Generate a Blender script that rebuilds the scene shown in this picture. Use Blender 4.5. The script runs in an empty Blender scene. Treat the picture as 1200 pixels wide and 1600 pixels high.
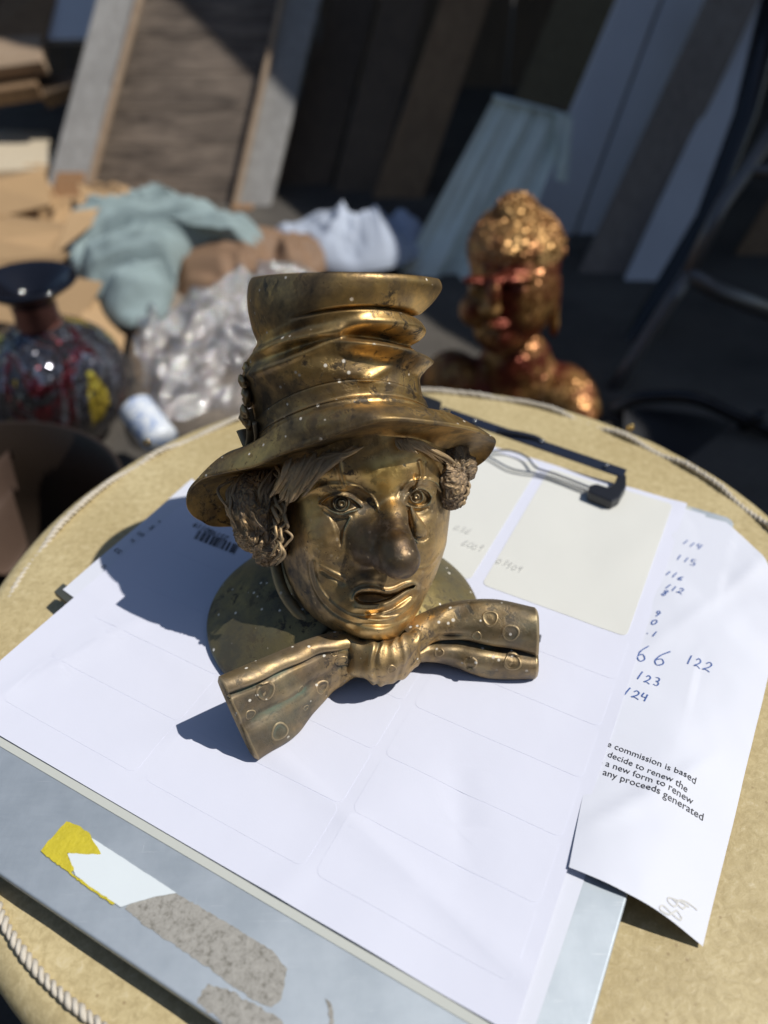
import bpy, bmesh, math, random
import numpy as np
from mathutils import Vector, noise as mnoise
from mathutils.bvhtree import BVHTree
random.seed(7); np.random.seed(7)
C = bpy.context.scene.collection
SC = bpy.context.scene
# ------------------------------------------------------------------ camera
CAM_H, PITCH, FPX = 0.40, math.radians(40), 1200.0
cd = bpy.data.cameras.new('camera'); cam = bpy.data.objects.new('camera', cd); C.objects.link(cam)
cam.location = (0, 0, CAM_H); cam.rotation_euler = (math.radians(90) - PITCH, 0, 0)
cd.sensor_fit = 'VERTICAL'; cd.sensor_height = 36; cd.lens = 36 * FPX / 1600; cd.clip_start = .02; cd.clip_end = 200
cd.dof.use_dof = True; cd.dof.focus_distance = .45; cd.dof.aperture_fstop = 3.7
SC.camera = cam
# ------------------------------------------------------------------ light
SUN_EL, SUN_AZ = math.radians(57), math.radians(-7)      # azimuth from +X, counter-clockwise
sdir = Vector((math.cos(SUN_EL)*math.cos(SUN_AZ), math.cos(SUN_EL)*math.sin(SUN_AZ), math.sin(SUN_EL)))
w = bpy.data.worlds.new('World'); SC.world = w; w.use_nodes = True
nt = w.node_tree; sky = nt.nodes.new('ShaderNodeTexSky'); sky.sky_type = 'NISHITA'; sky.sun_disc = False
sky.sun_elevation = SUN_EL; sky.sun_rotation = math.radians(90) - SUN_AZ
sky.air_density = 1.0; sky.dust_density = .6; sky.ozone_density = 1.5
nt.links.new(sky.outputs[0], nt.nodes['Background'].inputs[0]); nt.nodes['Background'].inputs[1].default_value = .078
sl = bpy.data.lights.new('sun', 'SUN'); sl.energy = 3.85; sl.angle = math.radians(.53); sl.color = (1, .955, .89)
so = bpy.data.objects.new('sun', sl); C.objects.link(so); so.rotation_euler = sdir.to_track_quat('Z', 'Y').to_euler()
so.location = (2, -1, 3)
SC.view_settings.view_transform = 'Standard'; SC.view_settings.look = 'None'
SC.view_settings.exposure = .08; SC.view_settings.gamma = 1
SC.cycles.use_denoising = True; SC.cycles.max_bounces = 8; SC.cycles.glossy_bounces = 5; SC.cycles.caustics_reflective = False

# ------------------------------------------------------------------ geometry helpers
cP, sP = math.cos(PITCH), math.sin(PITCH)
def ray(px, py):
    tx, ty = (px-600)/FPX, (py-800)/FPX
    return Vector((tx, cP - ty*sP, -sP - ty*cP))
def at(px, py, z=0.0):
    d = ray(px, py); k = (z-CAM_H)/d.z
    return Vector((0, 0, CAM_H)) + d*k
def W(px, py, Y):
    d = ray(px, py); return Vector((0, 0, CAM_H)) + d*(Y/d.y)
D0 = .47; SB = D0/1200
def B(x, y, z):
    """modelling frame of the bust: x right, y down, z forward, 0.39 mm a unit"""
    x = np.asarray(x, float); y = np.asarray(y, float); z = np.asarray(z, float)
    D = D0 - z*SB; X = (x-600)/1200*D; Yd = (y-800)/1200*D
    return np.stack(np.broadcast_arrays(X, D*cP - Yd*sP, CAM_H - D*sP - Yd*cP), -1)
def props(o, label=None, cat=None, group=None, kind=None):
    if label: o['label'] = label
    if cat: o['category'] = cat
    if group: o['group'] = group
    if kind: o['kind'] = kind
    return o
def thing(name, loc, label, cat, group=None, kind=None):
    o = bpy.data.objects.new(name, None); C.objects.link(o); o.location = loc; o.empty_display_size = .05
    props(o, label, cat, group, kind); PARENTS[o] = Vector(loc); return o
PARENTS = {}
def mobj(name, verts, faces, m, parent=None, smooth=True, recalc=False):
    """one mesh object; vertices in world metres, stored relative to the parent's base"""
    verts = np.asarray(verts, float).reshape(-1, 3)
    off = Vector((0, 0, 0))
    if parent is not None:
        off = worldloc(parent)
        org = off if parent.type == 'EMPTY' else off
        verts = verts - np.array(off)
    me = bpy.data.meshes.new(name); me.from_pydata(verts.tolist(), [], faces if isinstance(faces, list) else faces.tolist())
    if recalc:
        bm = bmesh.new(); bm.from_mesh(me); bmesh.ops.recalc_face_normals(bm, faces=bm.faces); bm.to_mesh(me); bm.free()
    me.materials.append(m)
    if smooth: me.polygons.foreach_set('use_smooth', [True]*len(me.polygons))
    me.update()
    o = bpy.data.objects.new(name, me); C.objects.link(o)
    if parent is not None: o.parent = parent
    return o
def worldloc(o):
    v = Vector((0, 0, 0))
    while o is not None: v += o.location; o = o.parent
    return v
def bigmesh(name, V, F, m, parent=None):
    """fast path for large numpy meshes of quads"""
    off = worldloc(parent) if parent else Vector((0, 0, 0))
    V = V - np.array(off)
    me = bpy.data.meshes.new(name); me.vertices.add(len(V)); me.vertices.foreach_set('co', V.astype(np.float32).ravel())
    n = len(F); me.loops.add(n*4); me.loops.foreach_set('vertex_index', F.astype(np.int32).ravel())
    me.polygons.add(n); me.polygons.foreach_set('loop_start', np.arange(0, n*4, 4, dtype=np.int32))
    me.polygons.foreach_set('loop_total', np.full(n, 4, dtype=np.int32))
    me.polygons.foreach_set('use_smooth', np.ones(n, bool)); me.update(); me.validate()
    me.materials.append(m); o = bpy.data.objects.new(name, me); C.objects.link(o)
    if parent: o.parent = parent
    return o
def gridfaces(nu, nv, closeu=False, closev=False, flip=False):
    F = []
    for i in range(nu if closeu else nu-1):
        for j in range(nv if closev else nv-1):
            a = i*nv+j; b = ((i+1) % nu)*nv+j; c = ((i+1) % nu)*nv+(j+1) % nv; d = i*nv+(j+1) % nv
            F.append((a, d, c, b) if flip else (a, b, c, d))
    return F
def crom(keys, t, periodic=False):
    """Catmull-Rom through keys (n,k) sampled at parameter t in [0,n-1] (or [0,n) if periodic)"""
    K = np.asarray(keys, float); n = len(K); t = np.asarray(t, float)
    i = np.floor(t).astype(int)
    if not periodic: i = np.clip(i, 0, n-2)
    f = (t-i)[..., None]
    def g(j): return K[j % n] if periodic else K[np.clip(j, 0, n-1)]
    p0, p1, p2, p3 = g(i-1), g(i), g(i+1), g(i+2)
    return .5*((2*p1)+(-p0+p2)*f+(2*p0-5*p1+4*p2-p3)*f*f+(-p0+3*p1-3*p2+p3)*f**3)
def path(pts, n):
    pts = np.asarray(pts, float); return crom(pts, np.linspace(0, len(pts)-1, n))
def tube_mesh(P, R, ns=8, flat=1.0, caps=True):
    """tube along P (n,3) with radii R; returns verts, faces"""
    P = np.asarray(P, float); n = len(P); R = np.broadcast_to(np.asarray(R, float), (n,))
    T = np.gradient(P, axis=0); T /= np.linalg.norm(T, axis=1)[:, None]+1e-12
    up = np.array([0, 0, 1.0]) if abs(T[0][2]) < .9 else np.array([1.0, 0, 0])
    N = np.cross(T[0], up); N /= np.linalg.norm(N); V = []
    for i in range(n):
        N = N - T[i]*(N@T[i]); N /= np.linalg.norm(N)+1e-12; Bn = np.cross(T[i], N)
        for k in range(ns):
            a = 2*math.pi*k/ns; V.append(P[i]+R[i]*(math.cos(a)*N+flat*math.sin(a)*Bn))
    F = []
    for i in range(n-1):
        for k in range(ns):
            F.append((i*ns+k, i*ns+(k+1) % ns, (i+1)*ns+(k+1) % ns, (i+1)*ns+k))
    if caps:
        F.append(tuple(range(ns))[::-1]); F.append(tuple((n-1)*ns+k for k in range(ns)))
    return V, F
def tube(name, P, R, m, parent=None, ns=8, flat=1.0):
    V, F = tube_mesh(P, R, ns, flat); return mobj(name, V, F, m, parent)
def merge(parts):
    V = []; F = []
    for v, f in parts:
        o = len(V); V += [tuple(p) for p in v]; F += [tuple(i+o for i in q) for q in f]
    return V, F
def prism(poly, z0, z1):
    n = len(poly); V = [(p[0], p[1], z0) for p in poly]+[(p[0], p[1], z1) for p in poly]
    F = [tuple(range(n))[::-1], tuple(range(n, 2*n))]+[(i, (i+1) % n, n+(i+1) % n, n+i) for i in range(n)]
    return V, F
def slab(q, th):
    """prism on four world points, thickened away from the camera"""
    q = [Vector(p) for p in q]; nrm = (q[1]-q[0]).cross(q[3]-q[0]).normalized()
    if nrm.dot(q[0]-Vector((0, 0, CAM_H))) < 0: nrm = -nrm
    V = q+[p+nrm*th for p in q]
    return V, [(0, 1, 2, 3), (7, 6, 5, 4), (0, 4, 5, 1), (1, 5, 6, 2), (2, 6, 7, 3), (3, 7, 4, 0)]
def plank(name, q, th, m, parent=None, bev=.004):
    V, F = slab(q, th); o = mobj(name, V, F, m, parent, smooth=False, recalc=True)
    b = o.modifiers.new('b', 'BEVEL'); b.width = bev; b.segments = 2; return o
def fbm(x, y, z=0.0, oct=4):
    return mnoise.fractal(Vector((x, y, z)), 1.0, 2.0, oct)
# surface nets on a regular grid
def surface_nets(S, origin, step):
    S = S.astype(np.float32); inside = S < 0
    nx, ny, nz = S.shape
    cnt = np.zeros((nx-1, ny-1, nz-1), np.uint8)
    for a in (0, 1):
        for b in (0, 1):
            for c in (0, 1): cnt += inside[a:nx-1+a, b:ny-1+b, c:nz-1+c]
    act = (cnt > 0) & (cnt < 8); idx = np.argwhere(act); N = len(idx)
    vid = np.full(act.shape, -1, np.int32); vid[act] = np.arange(N, dtype=np.int32)
    acc = np.zeros((N, 3), np.float32); num = np.zeros(N, np.float32)
    cor = [(a, b, c) for a in (0, 1) for b in (0, 1) for c in (0, 1)]
    val = [S[idx[:, 0]+a, idx[:, 1]+b, idx[:, 2]+c] for a, b, c in cor]
    for i in range(8):
        for j in range(i+1, 8):
            if sum(abs(cor[i][k]-cor[j][k]) for k in range(3)) != 1: continue
            m = (val[i] < 0) != (val[j] < 0)
            t = val[i]/(val[i]-val[j]+1e-12)
            for k in range(3):
                acc[m, k] += (cor[i][k]+(cor[j][k]-cor[i][k])*t)[m]
            num += m
    P = idx+acc/num[:, None]
    F = []
    for ax in range(3):
        s0 = [slice(None)]*3; s1 = [slice(None)]*3; s0[ax] = slice(0, -1); s1[ax] = slice(1, None)
        A = inside[tuple(s0)]; Bb = inside[tuple(s1)]; ch = np.argwhere(A != Bb)
        o = [k for k in range(3) if k != ax]
        ok = (ch[:, o[0]] > 0) & (ch[:, o[1]] > 0) & (ch[:, o[0]] < S.shape[o[0]]-1) & (ch[:, o[1]] < S.shape[o[1]]-1)
        ch = ch[ok]; sgn = A[tuple(ch.T)]
        q = []
        for da, db in ((0, 0), (1, 0), (1, 1), (0, 1)):
            c = ch.copy(); c[:, o[0]] -= da; c[:, o[1]] -= db; q.append(vid[tuple(c.T)])
        q = np.stack(q, 1); fl = sgn if ax != 1 else ~sgn
        q[fl] = q[fl][:, ::-1]
        F.append(q)
    F = np.concatenate(F); F = F[(F >= 0).all(1)]
    return np.asarray(origin)+P*step, F[:, ::-1]
def smin(a, b, k):
    h = np.clip(.5+.5*(b-a)/k, 0, 1); return b+(a-b)*h-k*h*(1-h)

# ------------------------------------------------------------------ materials
class NT:
    def __init__(s, name):
        s.m = bpy.data.materials.new(name); s.m.use_nodes = True; s.t = s.m.node_tree
        s.b = s.t.nodes['Principled BSDF']; s.out = s.t.nodes['Material Output']
        s.co = s.t.nodes.new('ShaderNodeTexCoord').outputs['Object']
        s.geo = s.t.nodes.new('ShaderNodeNewGeometry')
    def link(s, a, b): s.t.links.new(a, b)
    def put(s, node, key, v):
        i = node.inputs[key]
        if isinstance(v, bpy.types.NodeSocket): s.link(v, i)
        elif isinstance(v, tuple) and len(v) == 3 and i.type == 'RGBA': i.default_value = (*v, 1)
        else: i.default_value = v
    def set(s, **k):
        for a, v in k.items(): s.put(s.b, {'base': 'Base Color', 'rough': 'Roughness', 'metal': 'Metallic', 'normal': 'Normal',
             'spec': 'Specular IOR Level', 'trans': 'Transmission Weight', 'coat': 'Coat Weight', 'alpha': 'Alpha', 'sub': 'Subsurface Weight'}[a], v)
        return s
    def mapping(s, scale=(1, 1, 1), rot=(0, 0, 0), loc=(0, 0, 0), co=None):
        n = s.t.nodes.new('ShaderNodeMapping'); s.link(co or s.co, n.inputs[0])
        n.inputs['Scale'].default_value = scale; n.inputs['Rotation'].default_value = rot; n.inputs['Location'].default_value = loc
        return n.outputs[0]
    def noise(s, scale, detail=4, rough=.55, co=None, dist=0, out='Fac'):
        n = s.t.nodes.new('ShaderNodeTexNoise'); s.link(co or s.co, n.inputs['Vector'])
        s.put(n, 'Scale', scale); s.put(n, 'Detail', detail); s.put(n, 'Roughness', rough); s.put(n, 'Distortion', dist)
        return n.outputs[out]
    def vor(s, scale, feature='F1', co=None, out='Distance', rnd=1.0):
        n = s.t.nodes.new('ShaderNodeTexVoronoi'); n.feature = feature; s.link(co or s.co, n.inputs['Vector'])
        s.put(n, 'Scale', scale); s.put(n, 'Randomness', rnd); return n.outputs[out]
    def ramp(s, fac, stops):
        n = s.t.nodes.new('ShaderNodeValToRGB'); s.link(fac, n.inputs[0]); e = n.color_ramp.elements
        while len(e) < len(stops): e.new(.5)
        for q, (p, c) in zip(e, stops):
            q.position = p; q.color = (c, c, c, 1) if not isinstance(c, tuple) else (*c, 1)
        return n.outputs[0]
    def mix(s, fac, a, b, mode='MIX'):
        n = s.t.nodes.new('ShaderNodeMix'); n.data_type = 'RGBA'; n.blend_type = mode
        s.put(n, 0, fac); s.put(n, 6, a); s.put(n, 7, b); return n.outputs[2]
    def math(s, op, a, b=0.0, clamp=False):
        n = s.t.nodes.new('ShaderNodeMath'); n.operation = op; n.use_clamp = clamp
        s.put(n, 0, a); s.put(n, 1, b); return n.outputs[0]
    def bump(s, h, strength=.3, dist=.001, nrm=None):
        n = s.t.nodes.new('ShaderNodeBump'); s.link(h, n.inputs['Height']); n.inputs['Strength'].default_value = strength
        n.inputs['Distance'].default_value = dist
        if nrm: s.link(nrm, n.inputs['Normal'])
        return n.outputs[0]

def brass(name, gold=(.68, .45, .17), mid=(.27, .185, .09), dark=(.055, .042, .028), bias=0.0, rough=(.22, .46), dust=.0, green=.0, speck=.0, pat=.5, zones=()):
    s = NT(name)
    big = s.noise(17, 6, .62, dist=.6); fine = s.noise(260, 5, .7); med = s.noise(75, 6, .65)
    f = s.math('ADD', s.math('MULTIPLY', big, .95), s.math('MULTIPLY', med, .40))
    f = s.math('ADD', f, -.155+bias)
    col = s.ramp(f, [(.36, dark), (.49, mid), (.66, gold), (.9, tuple(min(1, c*1.12) for c in gold))])
    tarn = s.ramp(f, [(.38, 1.0), (.60, 0.0)])                      # where the brown oxide film is thick
    sp = s.math('MULTIPLY', s.ramp(s.noise(120, 6, .72, dist=.5), [(.53, 0.0), (.585, 1.0)]), s.ramp(s.noise(24, 3, co=s.mapping(loc=(1, 7, 3))), [(.42, .1), (.60, .95)]))
    col = s.mix(sp, col, (.045, .034, .022))
    pit = s.ramp(s.vor(380), [(.07, 1.0), (.16, 0.0)])
    pit = s.math('MULTIPLY', pit, s.ramp(s.noise(38, 3, co=s.mapping(loc=(9, 2, 4))), [(.46, 0.0), (.60, .95)]))
    col = s.mix(pit, col, (.05, .036, .024))
    for (zx, zy, zz_), rad_, zc_, amt in zones:                       # local tarnish and other darker or lighter spots, with places of their own
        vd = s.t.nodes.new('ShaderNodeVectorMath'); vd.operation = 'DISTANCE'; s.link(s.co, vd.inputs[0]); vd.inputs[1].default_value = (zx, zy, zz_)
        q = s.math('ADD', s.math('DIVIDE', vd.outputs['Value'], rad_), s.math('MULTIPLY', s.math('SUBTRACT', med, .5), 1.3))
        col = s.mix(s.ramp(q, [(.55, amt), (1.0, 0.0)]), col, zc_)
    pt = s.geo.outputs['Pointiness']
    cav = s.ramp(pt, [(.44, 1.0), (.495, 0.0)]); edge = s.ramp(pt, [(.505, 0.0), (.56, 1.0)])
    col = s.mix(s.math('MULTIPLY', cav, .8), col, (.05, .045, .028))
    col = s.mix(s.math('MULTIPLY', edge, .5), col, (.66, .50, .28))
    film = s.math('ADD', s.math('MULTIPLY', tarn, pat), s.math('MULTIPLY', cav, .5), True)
    if green:
        g = s.math('MULTIPLY', s.ramp(s.noise(30, 5, co=s.mapping(loc=(3, 1, 2))), [(.50, 0.0), (.66, 1.0)]), s.math('ADD', s.math('MULTIPLY', cav, 1.2), .22))
        gm = s.math('MULTIPLY', g, green, True); col = s.mix(gm, col, (.13, .26, .19)); film = s.math('ADD', film, gm, True)
    film = s.math('ADD', film, s.math('MULTIPLY', sp, .5), True)
    metal = s.math('SUBTRACT', 1.0, film, True)
    r = s.math('ADD', s.math('MULTIPLY', med, rough[1]-rough[0]), rough[0]+.02)
    r = s.math('ADD', r, s.math('MULTIPLY', fine, .14)); r = s.math('ADD', r, s.math('MULTIPLY', film, .14))
    if dust:
        d = s.math('MULTIPLY', s.ramp(s.noise(70, 7, .75), [(.40, 0.0), (.60, 1.0)]), dust)
        col = s.mix(d, col, (.33, .245, .175)); metal = s.math('MULTIPLY', metal, s.math('SUBTRACT', 1.0, s.math('MULTIPLY', d, .85)))
        r = s.math('ADD', r, s.math('MULTIPLY', d, .3))
    if speck:
        v = s.vor(125); m1 = s.ramp(v, [(.10, 1.0), (.13, 0.0)])
        v2 = s.vor(75, co=s.mapping(loc=(2, 8, 1))); m2 = s.ramp(v2, [(.075, 1.0), (.09, 0.0)])
        m1 = s.math('MULTIPLY', m1, s.ramp(s.noise(40, 2, co=s.mapping(loc=(5, 5, 5))), [(.41, 0.0), (.47, 1.0)]))
        m1 = s.math('MAXIMUM', m1, s.math('MULTIPLY', m2, s.ramp(s.noise(25, 2, co=s.mapping(loc=(4, 5, 9))), [(.50, 0.0), (.53, 1.0)])))
        nz = s.t.nodes.new('ShaderNodeSeparateXYZ'); s.link(s.geo.outputs['Normal'], nz.inputs[0])
        m1 = s.math('MULTIPLY', m1, s.ramp(nz.outputs[2], [(.0, 0.0), (.25, speck)]))
        col = s.mix(m1, col, (.78, .74, .64)); metal = s.math('MULTIPLY', metal, s.math('SUBTRACT', 1.0, m1)); r = s.math('ADD', r, s.math('MULTIPLY', m1, .5))
    h = s.math('ADD', s.math('MULTIPLY', fine, .6), s.math('MULTIPLY', med, .9))
    h = s.math('SUBTRACT', h, s.math('MULTIPLY', sp, .35)); h = s.math('SUBTRACT', h, s.math('MULTIPLY', pit, .4))
    s.set(base=col, rough=r, metal=metal, normal=s.bump(h, .42, .0007)); return s.m

def simple(name, col, rough=.6, metal=0, var=.15, nscale=20, bump=.2, bdist=.001, bscale=None, spec=.5, mapscale=(1, 1, 1), **k):
    s = NT(name); co = s.mapping(mapscale)
    n = s.noise(nscale, 5, .6, co=co)
    c = s.mix(n, tuple(max(0, x*(1-var)) for x in col), tuple(min(1, x*(1+var)) for x in col))
    b = s.noise(bscale or nscale*4, 5, .6, co=co)
    s.set(base=c, rough=rough, metal=metal, normal=s.bump(b, bump, bdist), spec=spec, **k); return s.m
def wood(name, a, b, rough=.75, grain=(1, 14, 14), sc=6, knots=False):
    s = NT(name); co = s.mapping(grain)
    n = s.noise(sc, 7, .65, co=co, dist=.5); f = s.noise(sc*6, 4, .6, co=co); blot = s.noise(3.0, 4)
    c = s.mix(s.ramp(n, [(.3, 0.0), (.7, 1.0)]), a, b); c = s.mix(s.math('MULTIPLY', f, .45), c, tuple(x*.45 for x in a))
    c = s.mix(s.ramp(blot, [(.35, .35), (.7, 0.0)]), c, tuple(x*.5 for x in a))
    s.set(base=c, rough=rough, normal=s.bump(s.math('ADD', n, f), .5, .003)); return s.m

# ------------------------------------------------------------------ the setting
ZG = -.42
def ground_mat():
    s = NT('ground'); n = s.noise(2.2, 8, .65); f = s.noise(60, 6, .7)
    c = s.mix(s.ramp(n, [(.35, 0.0), (.65, 1.0)]), (.05, .045, .04), (.13, .115, .095)); c = s.mix(s.math('MULTIPLY', f, .4), c, (.03, .028, .025))
    s.set(base=c, rough=.9, normal=s.bump(f, .6, .01)); return s.m
n_ = 61; gx = np.linspace(-12, 12, n_); GV = [(x, y, ZG + (.006*fbm(x*2, y*2) if 1 < y < 6 and abs(x) < 4 else 0)) for x in gx for y in np.linspace(-8, 16, n_)]
props(mobj('ground', GV, gridfaces(n_, n_), ground_mat()), kind='structure')
# ------------------------------------------------------------------ the drum the papers lie on
DC = Vector((.0254, .3855, 0)); DR = .3285; ZT = -.0205
def hide_mat():
    s = NT('rawhide'); n = s.noise(9, 6, .6); f = s.noise(190, 6, .7, dist=.5); g = s.noise(420, 3, .6)
    c = s.mix(s.ramp(n, [(.35, 0.0), (.68, 1.0)]), (.46, .37, .19), (.58, .485, .27))
    c = s.mix(s.ramp(f, [(.38, .5), (.56, 0.0)]), c, (.33, .255, .12))
    c = s.mix(s.ramp(f, [(.58, 0.0), (.72, .5)]), c, (.68, .60, .42))
    sp = s.ramp(s.vor(95), [(.05, .6), (.11, 0.0)]); c = s.mix(sp, c, (.25, .17, .08))
    s.set(base=c, rough=.48, spec=.4, normal=s.bump(s.math('ADD', f, s.math('MULTIPLY', g, .5)), .35, .0012)); return s.m
M_hide = hide_mat()
M_rope = simple('rope_fibre', (.60, .55, .46), .7, nscale=300, bump=.5)
M_shell = wood('drum_wood', (.16, .09, .045), (.28, .17, .09))
drum = thing('rawhide_drum', (DC.x, DC.y, ZG), 'large round drum with tan rawhide top, used as a table under the clipboard', 'drum')
V = []; F = []; prof = []
for r in np.linspace(0.0001, DR-.016, 40): prof.append((r, ZT))
for a in np.linspace(0, math.pi/2, 9)[1:]: prof.append((DR-.016+.016*math.sin(a), ZT-.016+.016*math.cos(a)))
for k in range(1, 9): prof.append((DR-.001*k, ZT-.016-.011*k))
na = 180
for (r, z) in prof:
    for k in range(na):
        a = 2*math.pi*k/na; x, y = DC.x+r*math.cos(a), DC.y+r*math.sin(a)
        e = max(0, (r-.2)/.13)
        zz = z+.0016*fbm(x*7, y*7)*e + (.0022*e*max(0, mnoise.noise(Vector((math.cos(a)*9, math.sin(a)*9, r*8)))) if r > .25 else 0)
        if z < ZT-.02: 
            rr = .004*mnoise.noise(Vector((math.cos(a)*6, math.sin(a)*6, z*20))); x += rr*math.cos(a); y += rr*math.sin(a)
        V.append((x, y, zz))
mobj('drum_skin', V, gridfaces(len(prof), na, closev=True), M_hide, drum)
V = []
for (r, z) in [(.315, -.06), (.32, -.16), (.312, -.30), (.30, ZG)]:
    for k in range(90): a = 2*math.pi*k/90; V.append((DC.x+r*math.cos(a), DC.y+r*math.sin(a), z))
mobj('drum_shell', V, gridfaces(4, 90, closev=True), M_shell, drum)
# twisted cord laced round the top, half sunk in the skin
def cord(name, P, R, m, parent, turns, strands=3, ns=6):
    P = np.asarray(P); n = len(P); parts = []
    T = np.gradient(P, axis=0); T /= np.linalg.norm(T, axis=1)[:, None]
    Nn = np.cross(T, [0, 0, 1.0]); Nn /= np.linalg.norm(Nn, axis=1)[:, None]; Bn = np.cross(T, Nn)
    for k in range(strands):
        ph = 2*math.pi*(np.arange(n)/n*turns+k/strands)
        Q = P+R*.5*(np.cos(ph)[:, None]*Nn+np.sin(ph)[:, None]*Bn); parts.append(tube_mesh(Q, R*.60*(1+.16*np.sin(np.arange(n)*.021+k*2)+.10*np.sin(np.arange(n)*.13)), ns))
    V, F = merge(parts); return mobj(name, V, F, m, parent)
Pn = []
NC = 2600
for k in range(NC):
    a = 2*math.pi*k/(NC-1); r = .3085+.0016*math.sin(a*5+1)+.001*math.sin(a*13)
    dip = mnoise.noise(Vector((math.cos(a)*7, math.sin(a)*7, 3.3)))
    Pn.append((DC.x+r*math.cos(a), DC.y+r*math.sin(a), ZT+.0004+.0030*max(-1.1, min(1, dip*2.6))))
cord('rope', Pn, .0026, M_rope, drum, 195, 2, 7)
# wrinkles folded over the rope
M_gold = simple('brass_ring', (.7, .5, .2), .25, 1, nscale=60)
for px, py in ((230, 692), (985, 668)):
    c = at(px, py, ZT-.004); V = []
    for i in range(20):
        for j in range(8):
            a = 2*math.pi*i/20; b = 2*math.pi*j/8; rr = .0026+.0013*math.cos(b)
            V.append((c.x+rr*math.cos(a), c.y+.0013*math.sin(b), c.z+rr*math.sin(a)))
    mobj('ring', V, gridfaces(20, 8, True, True), M_gold, drum)

# ------------------------------------------------------------------ clipboard and papers
O_ = Vector((.0594821, .1325914, 0)); U_ = Vector((-.88143, .472315, 0)); V_ = Vector((.472315, .88143, 0))
def uv(u, v, z=0.0): p = O_+U_*u+V_*v; return Vector((p.x, p.y, z))
def toUV(x, y): d = Vector((x, y, 0))-O_; return d.dot(U_), d.dot(V_)
def alu_mat():
    s = NT('brushed_aluminium'); rot = math.atan2(U_.y, U_.x)
    co = s.mapping((60, 900, 1), (0, 0, -rot-1.2)); br = s.mix(.5, s.noise(1.0, 4, .6, co=co), s.noise(1.0, 4, .6, co=s.mapping((900, 90, 1), (0, 0, .4))))
    blot = s.noise(26, 6, .6); scr = s.ramp(s.noise(1.0, 2, .5, co=s.mapping((30, 1500, 1), (0, 0, -.9))), [(.70, 0.0), (.74, 1.0)])
    scr2 = s.ramp(s.noise(1.0, 2, .5, co=s.mapping((1700, 40, 1), (0, 0, -.35))), [(.71, 0.0), (.75, 1.0)])
    scr = s.math('MULTIPLY', s.math('MAXIMUM', scr, scr2), s.ramp(s.noise(22, 3), [(.45, .1), (.6, .8)]))
    c = s.mix(s.ramp(blot, [(.35, 0.0), (.65, 1.0)]), (.42, .475, .52), (.53, .585, .63)); c = s.mix(s.math('MULTIPLY', br, .25), c, (.64, .69, .73))
    c = s.mix(scr, c, (.85, .86, .87))
    s.set(base=c, metal=.85, rough=s.math('ADD', s.math('MULTIPLY', br, .2), .56), normal=s.bump(s.math('ADD', br, blot), .12, .0004)); return s.m
M_alu = alu_mat()
board = thing('clipboard', uv(.16, .17, ZT), 'brushed aluminium storage clipboard with remains of torn tape, under the label sheets', 'clipboard')
def rrect(u0, u1, v0, v1, r, n=6):
    P = []
    for cu, cv, a0 in ((u1-r, v1-r, 0), (u0+r, v1-r, 90), (u0+r, v0+r, 180), (u1-r, v0+r, 270)):
        for k in range(n+1): a = math.radians(a0+90*k/n); P.append((cu+r*math.cos(a), cv+r*math.sin(a)))
    return P
def rbox(name, u0, u1, v0, v1, z0, z1, r, m, parent, bev=.0012):
    V, F = prism([tuple(uv(a, b))[:2] for a, b in rrect(u0, u1, v0, v1, r)], z0, z1)
    o = mobj(name, V, F, m, parent, smooth=False, recalc=True); b = o.modifiers.new('b', 'BEVEL'); b.width = bev; b.segments = 3; b.limit_method = 'ANGLE'; return o
rbox('lid', -.0375, .358, -.0765, .402, -.0062, -.0012, .008, M_alu, board)
rbox('tray', -.0345, .355, -.0700, .399, ZT+.0006, -.0066, .008, M_alu, board)
M_black = simple('black_plastic', (.018, .02, .026), .32, nscale=50, bump=.05)
M_navy = simple('navy_lacquer', (.018, .024, .042), .3, nscale=40, bump=.05)
M_chrome = simple('steel_wire', (.62, .62, .62), .16, 1, nscale=90, bump=.02)
# hinge tab at the left edge
c = at(103, 937, -.004); V, F = prism([tuple(at(*p, -.004))[:2] for p in ((86, 928), (100, 915), (124, 930), (112, 950))], -.006, -.0016)
mobj('hinge', V, F, simple('dark_hinge', (.06, .065, .055), .5), board, smooth=False)
# spring clip: long bar, wire bail, black foot
a, b = at(690, 642, .010), at(976, 741, .010)
P = [a.lerp(b, t) for t in np.linspace(0, 1, 8)]; V = []
dr = (b-a).normalized(); sd = Vector((-dr.y, dr.x, 0))
V, F = slab([a-sd*.0042, b-sd*.0042, b+sd*.0034+Vector((0, 0, .003)), a+sd*.0034+Vector((0, 0, .003))], .0025)
mobj('clip_bar', V, F, M_navy, board, smooth=False, recalc=True)
o = mobj('clip_foot', *prism([tuple(at(*p, .008))[:2] for p in ((966, 742), (978, 744), (978, 762), (968, 779), (955, 786), (918, 771), (921, 760), (932, 758), (950, 764), (960, 756))], .0006, .010), M_black, board, smooth=False, recalc=True)
o.modifiers.new('b', 'BEVEL').width = .001
o = mobj('clip_foot', *prism([tuple(at(*p, .008))[:2] for p in ((640, 612), (690, 630), (688, 645), (660, 660), (640, 650))], .0006, .010), M_black, board, smooth=False, recalc=True)
tube('wire_bail', path([tuple(at(*p)) for p in ((735, 707, .004), (762, 706, .005), (795, 704, .006), (822, 714, .006), (838, 731, .006), (868, 741, .006), (925, 763, .005))], 50), .0011, M_chrome, board)
tube('wire_bail', path([tuple(at(*p)) for p in ((735, 704, .004), (765, 715, .004), (800, 733, .004), (845, 741, .004), (880, 752, .004), (922, 768, .004))], 50), .0010, M_chrome, board)
tube('clip_spring', path([tuple(at(*p)) for p in ((780, 672, .012), (805, 676, .014), (835, 683, .014), (850, 692, .012))], 16), .0022, M_navy, board)
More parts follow.
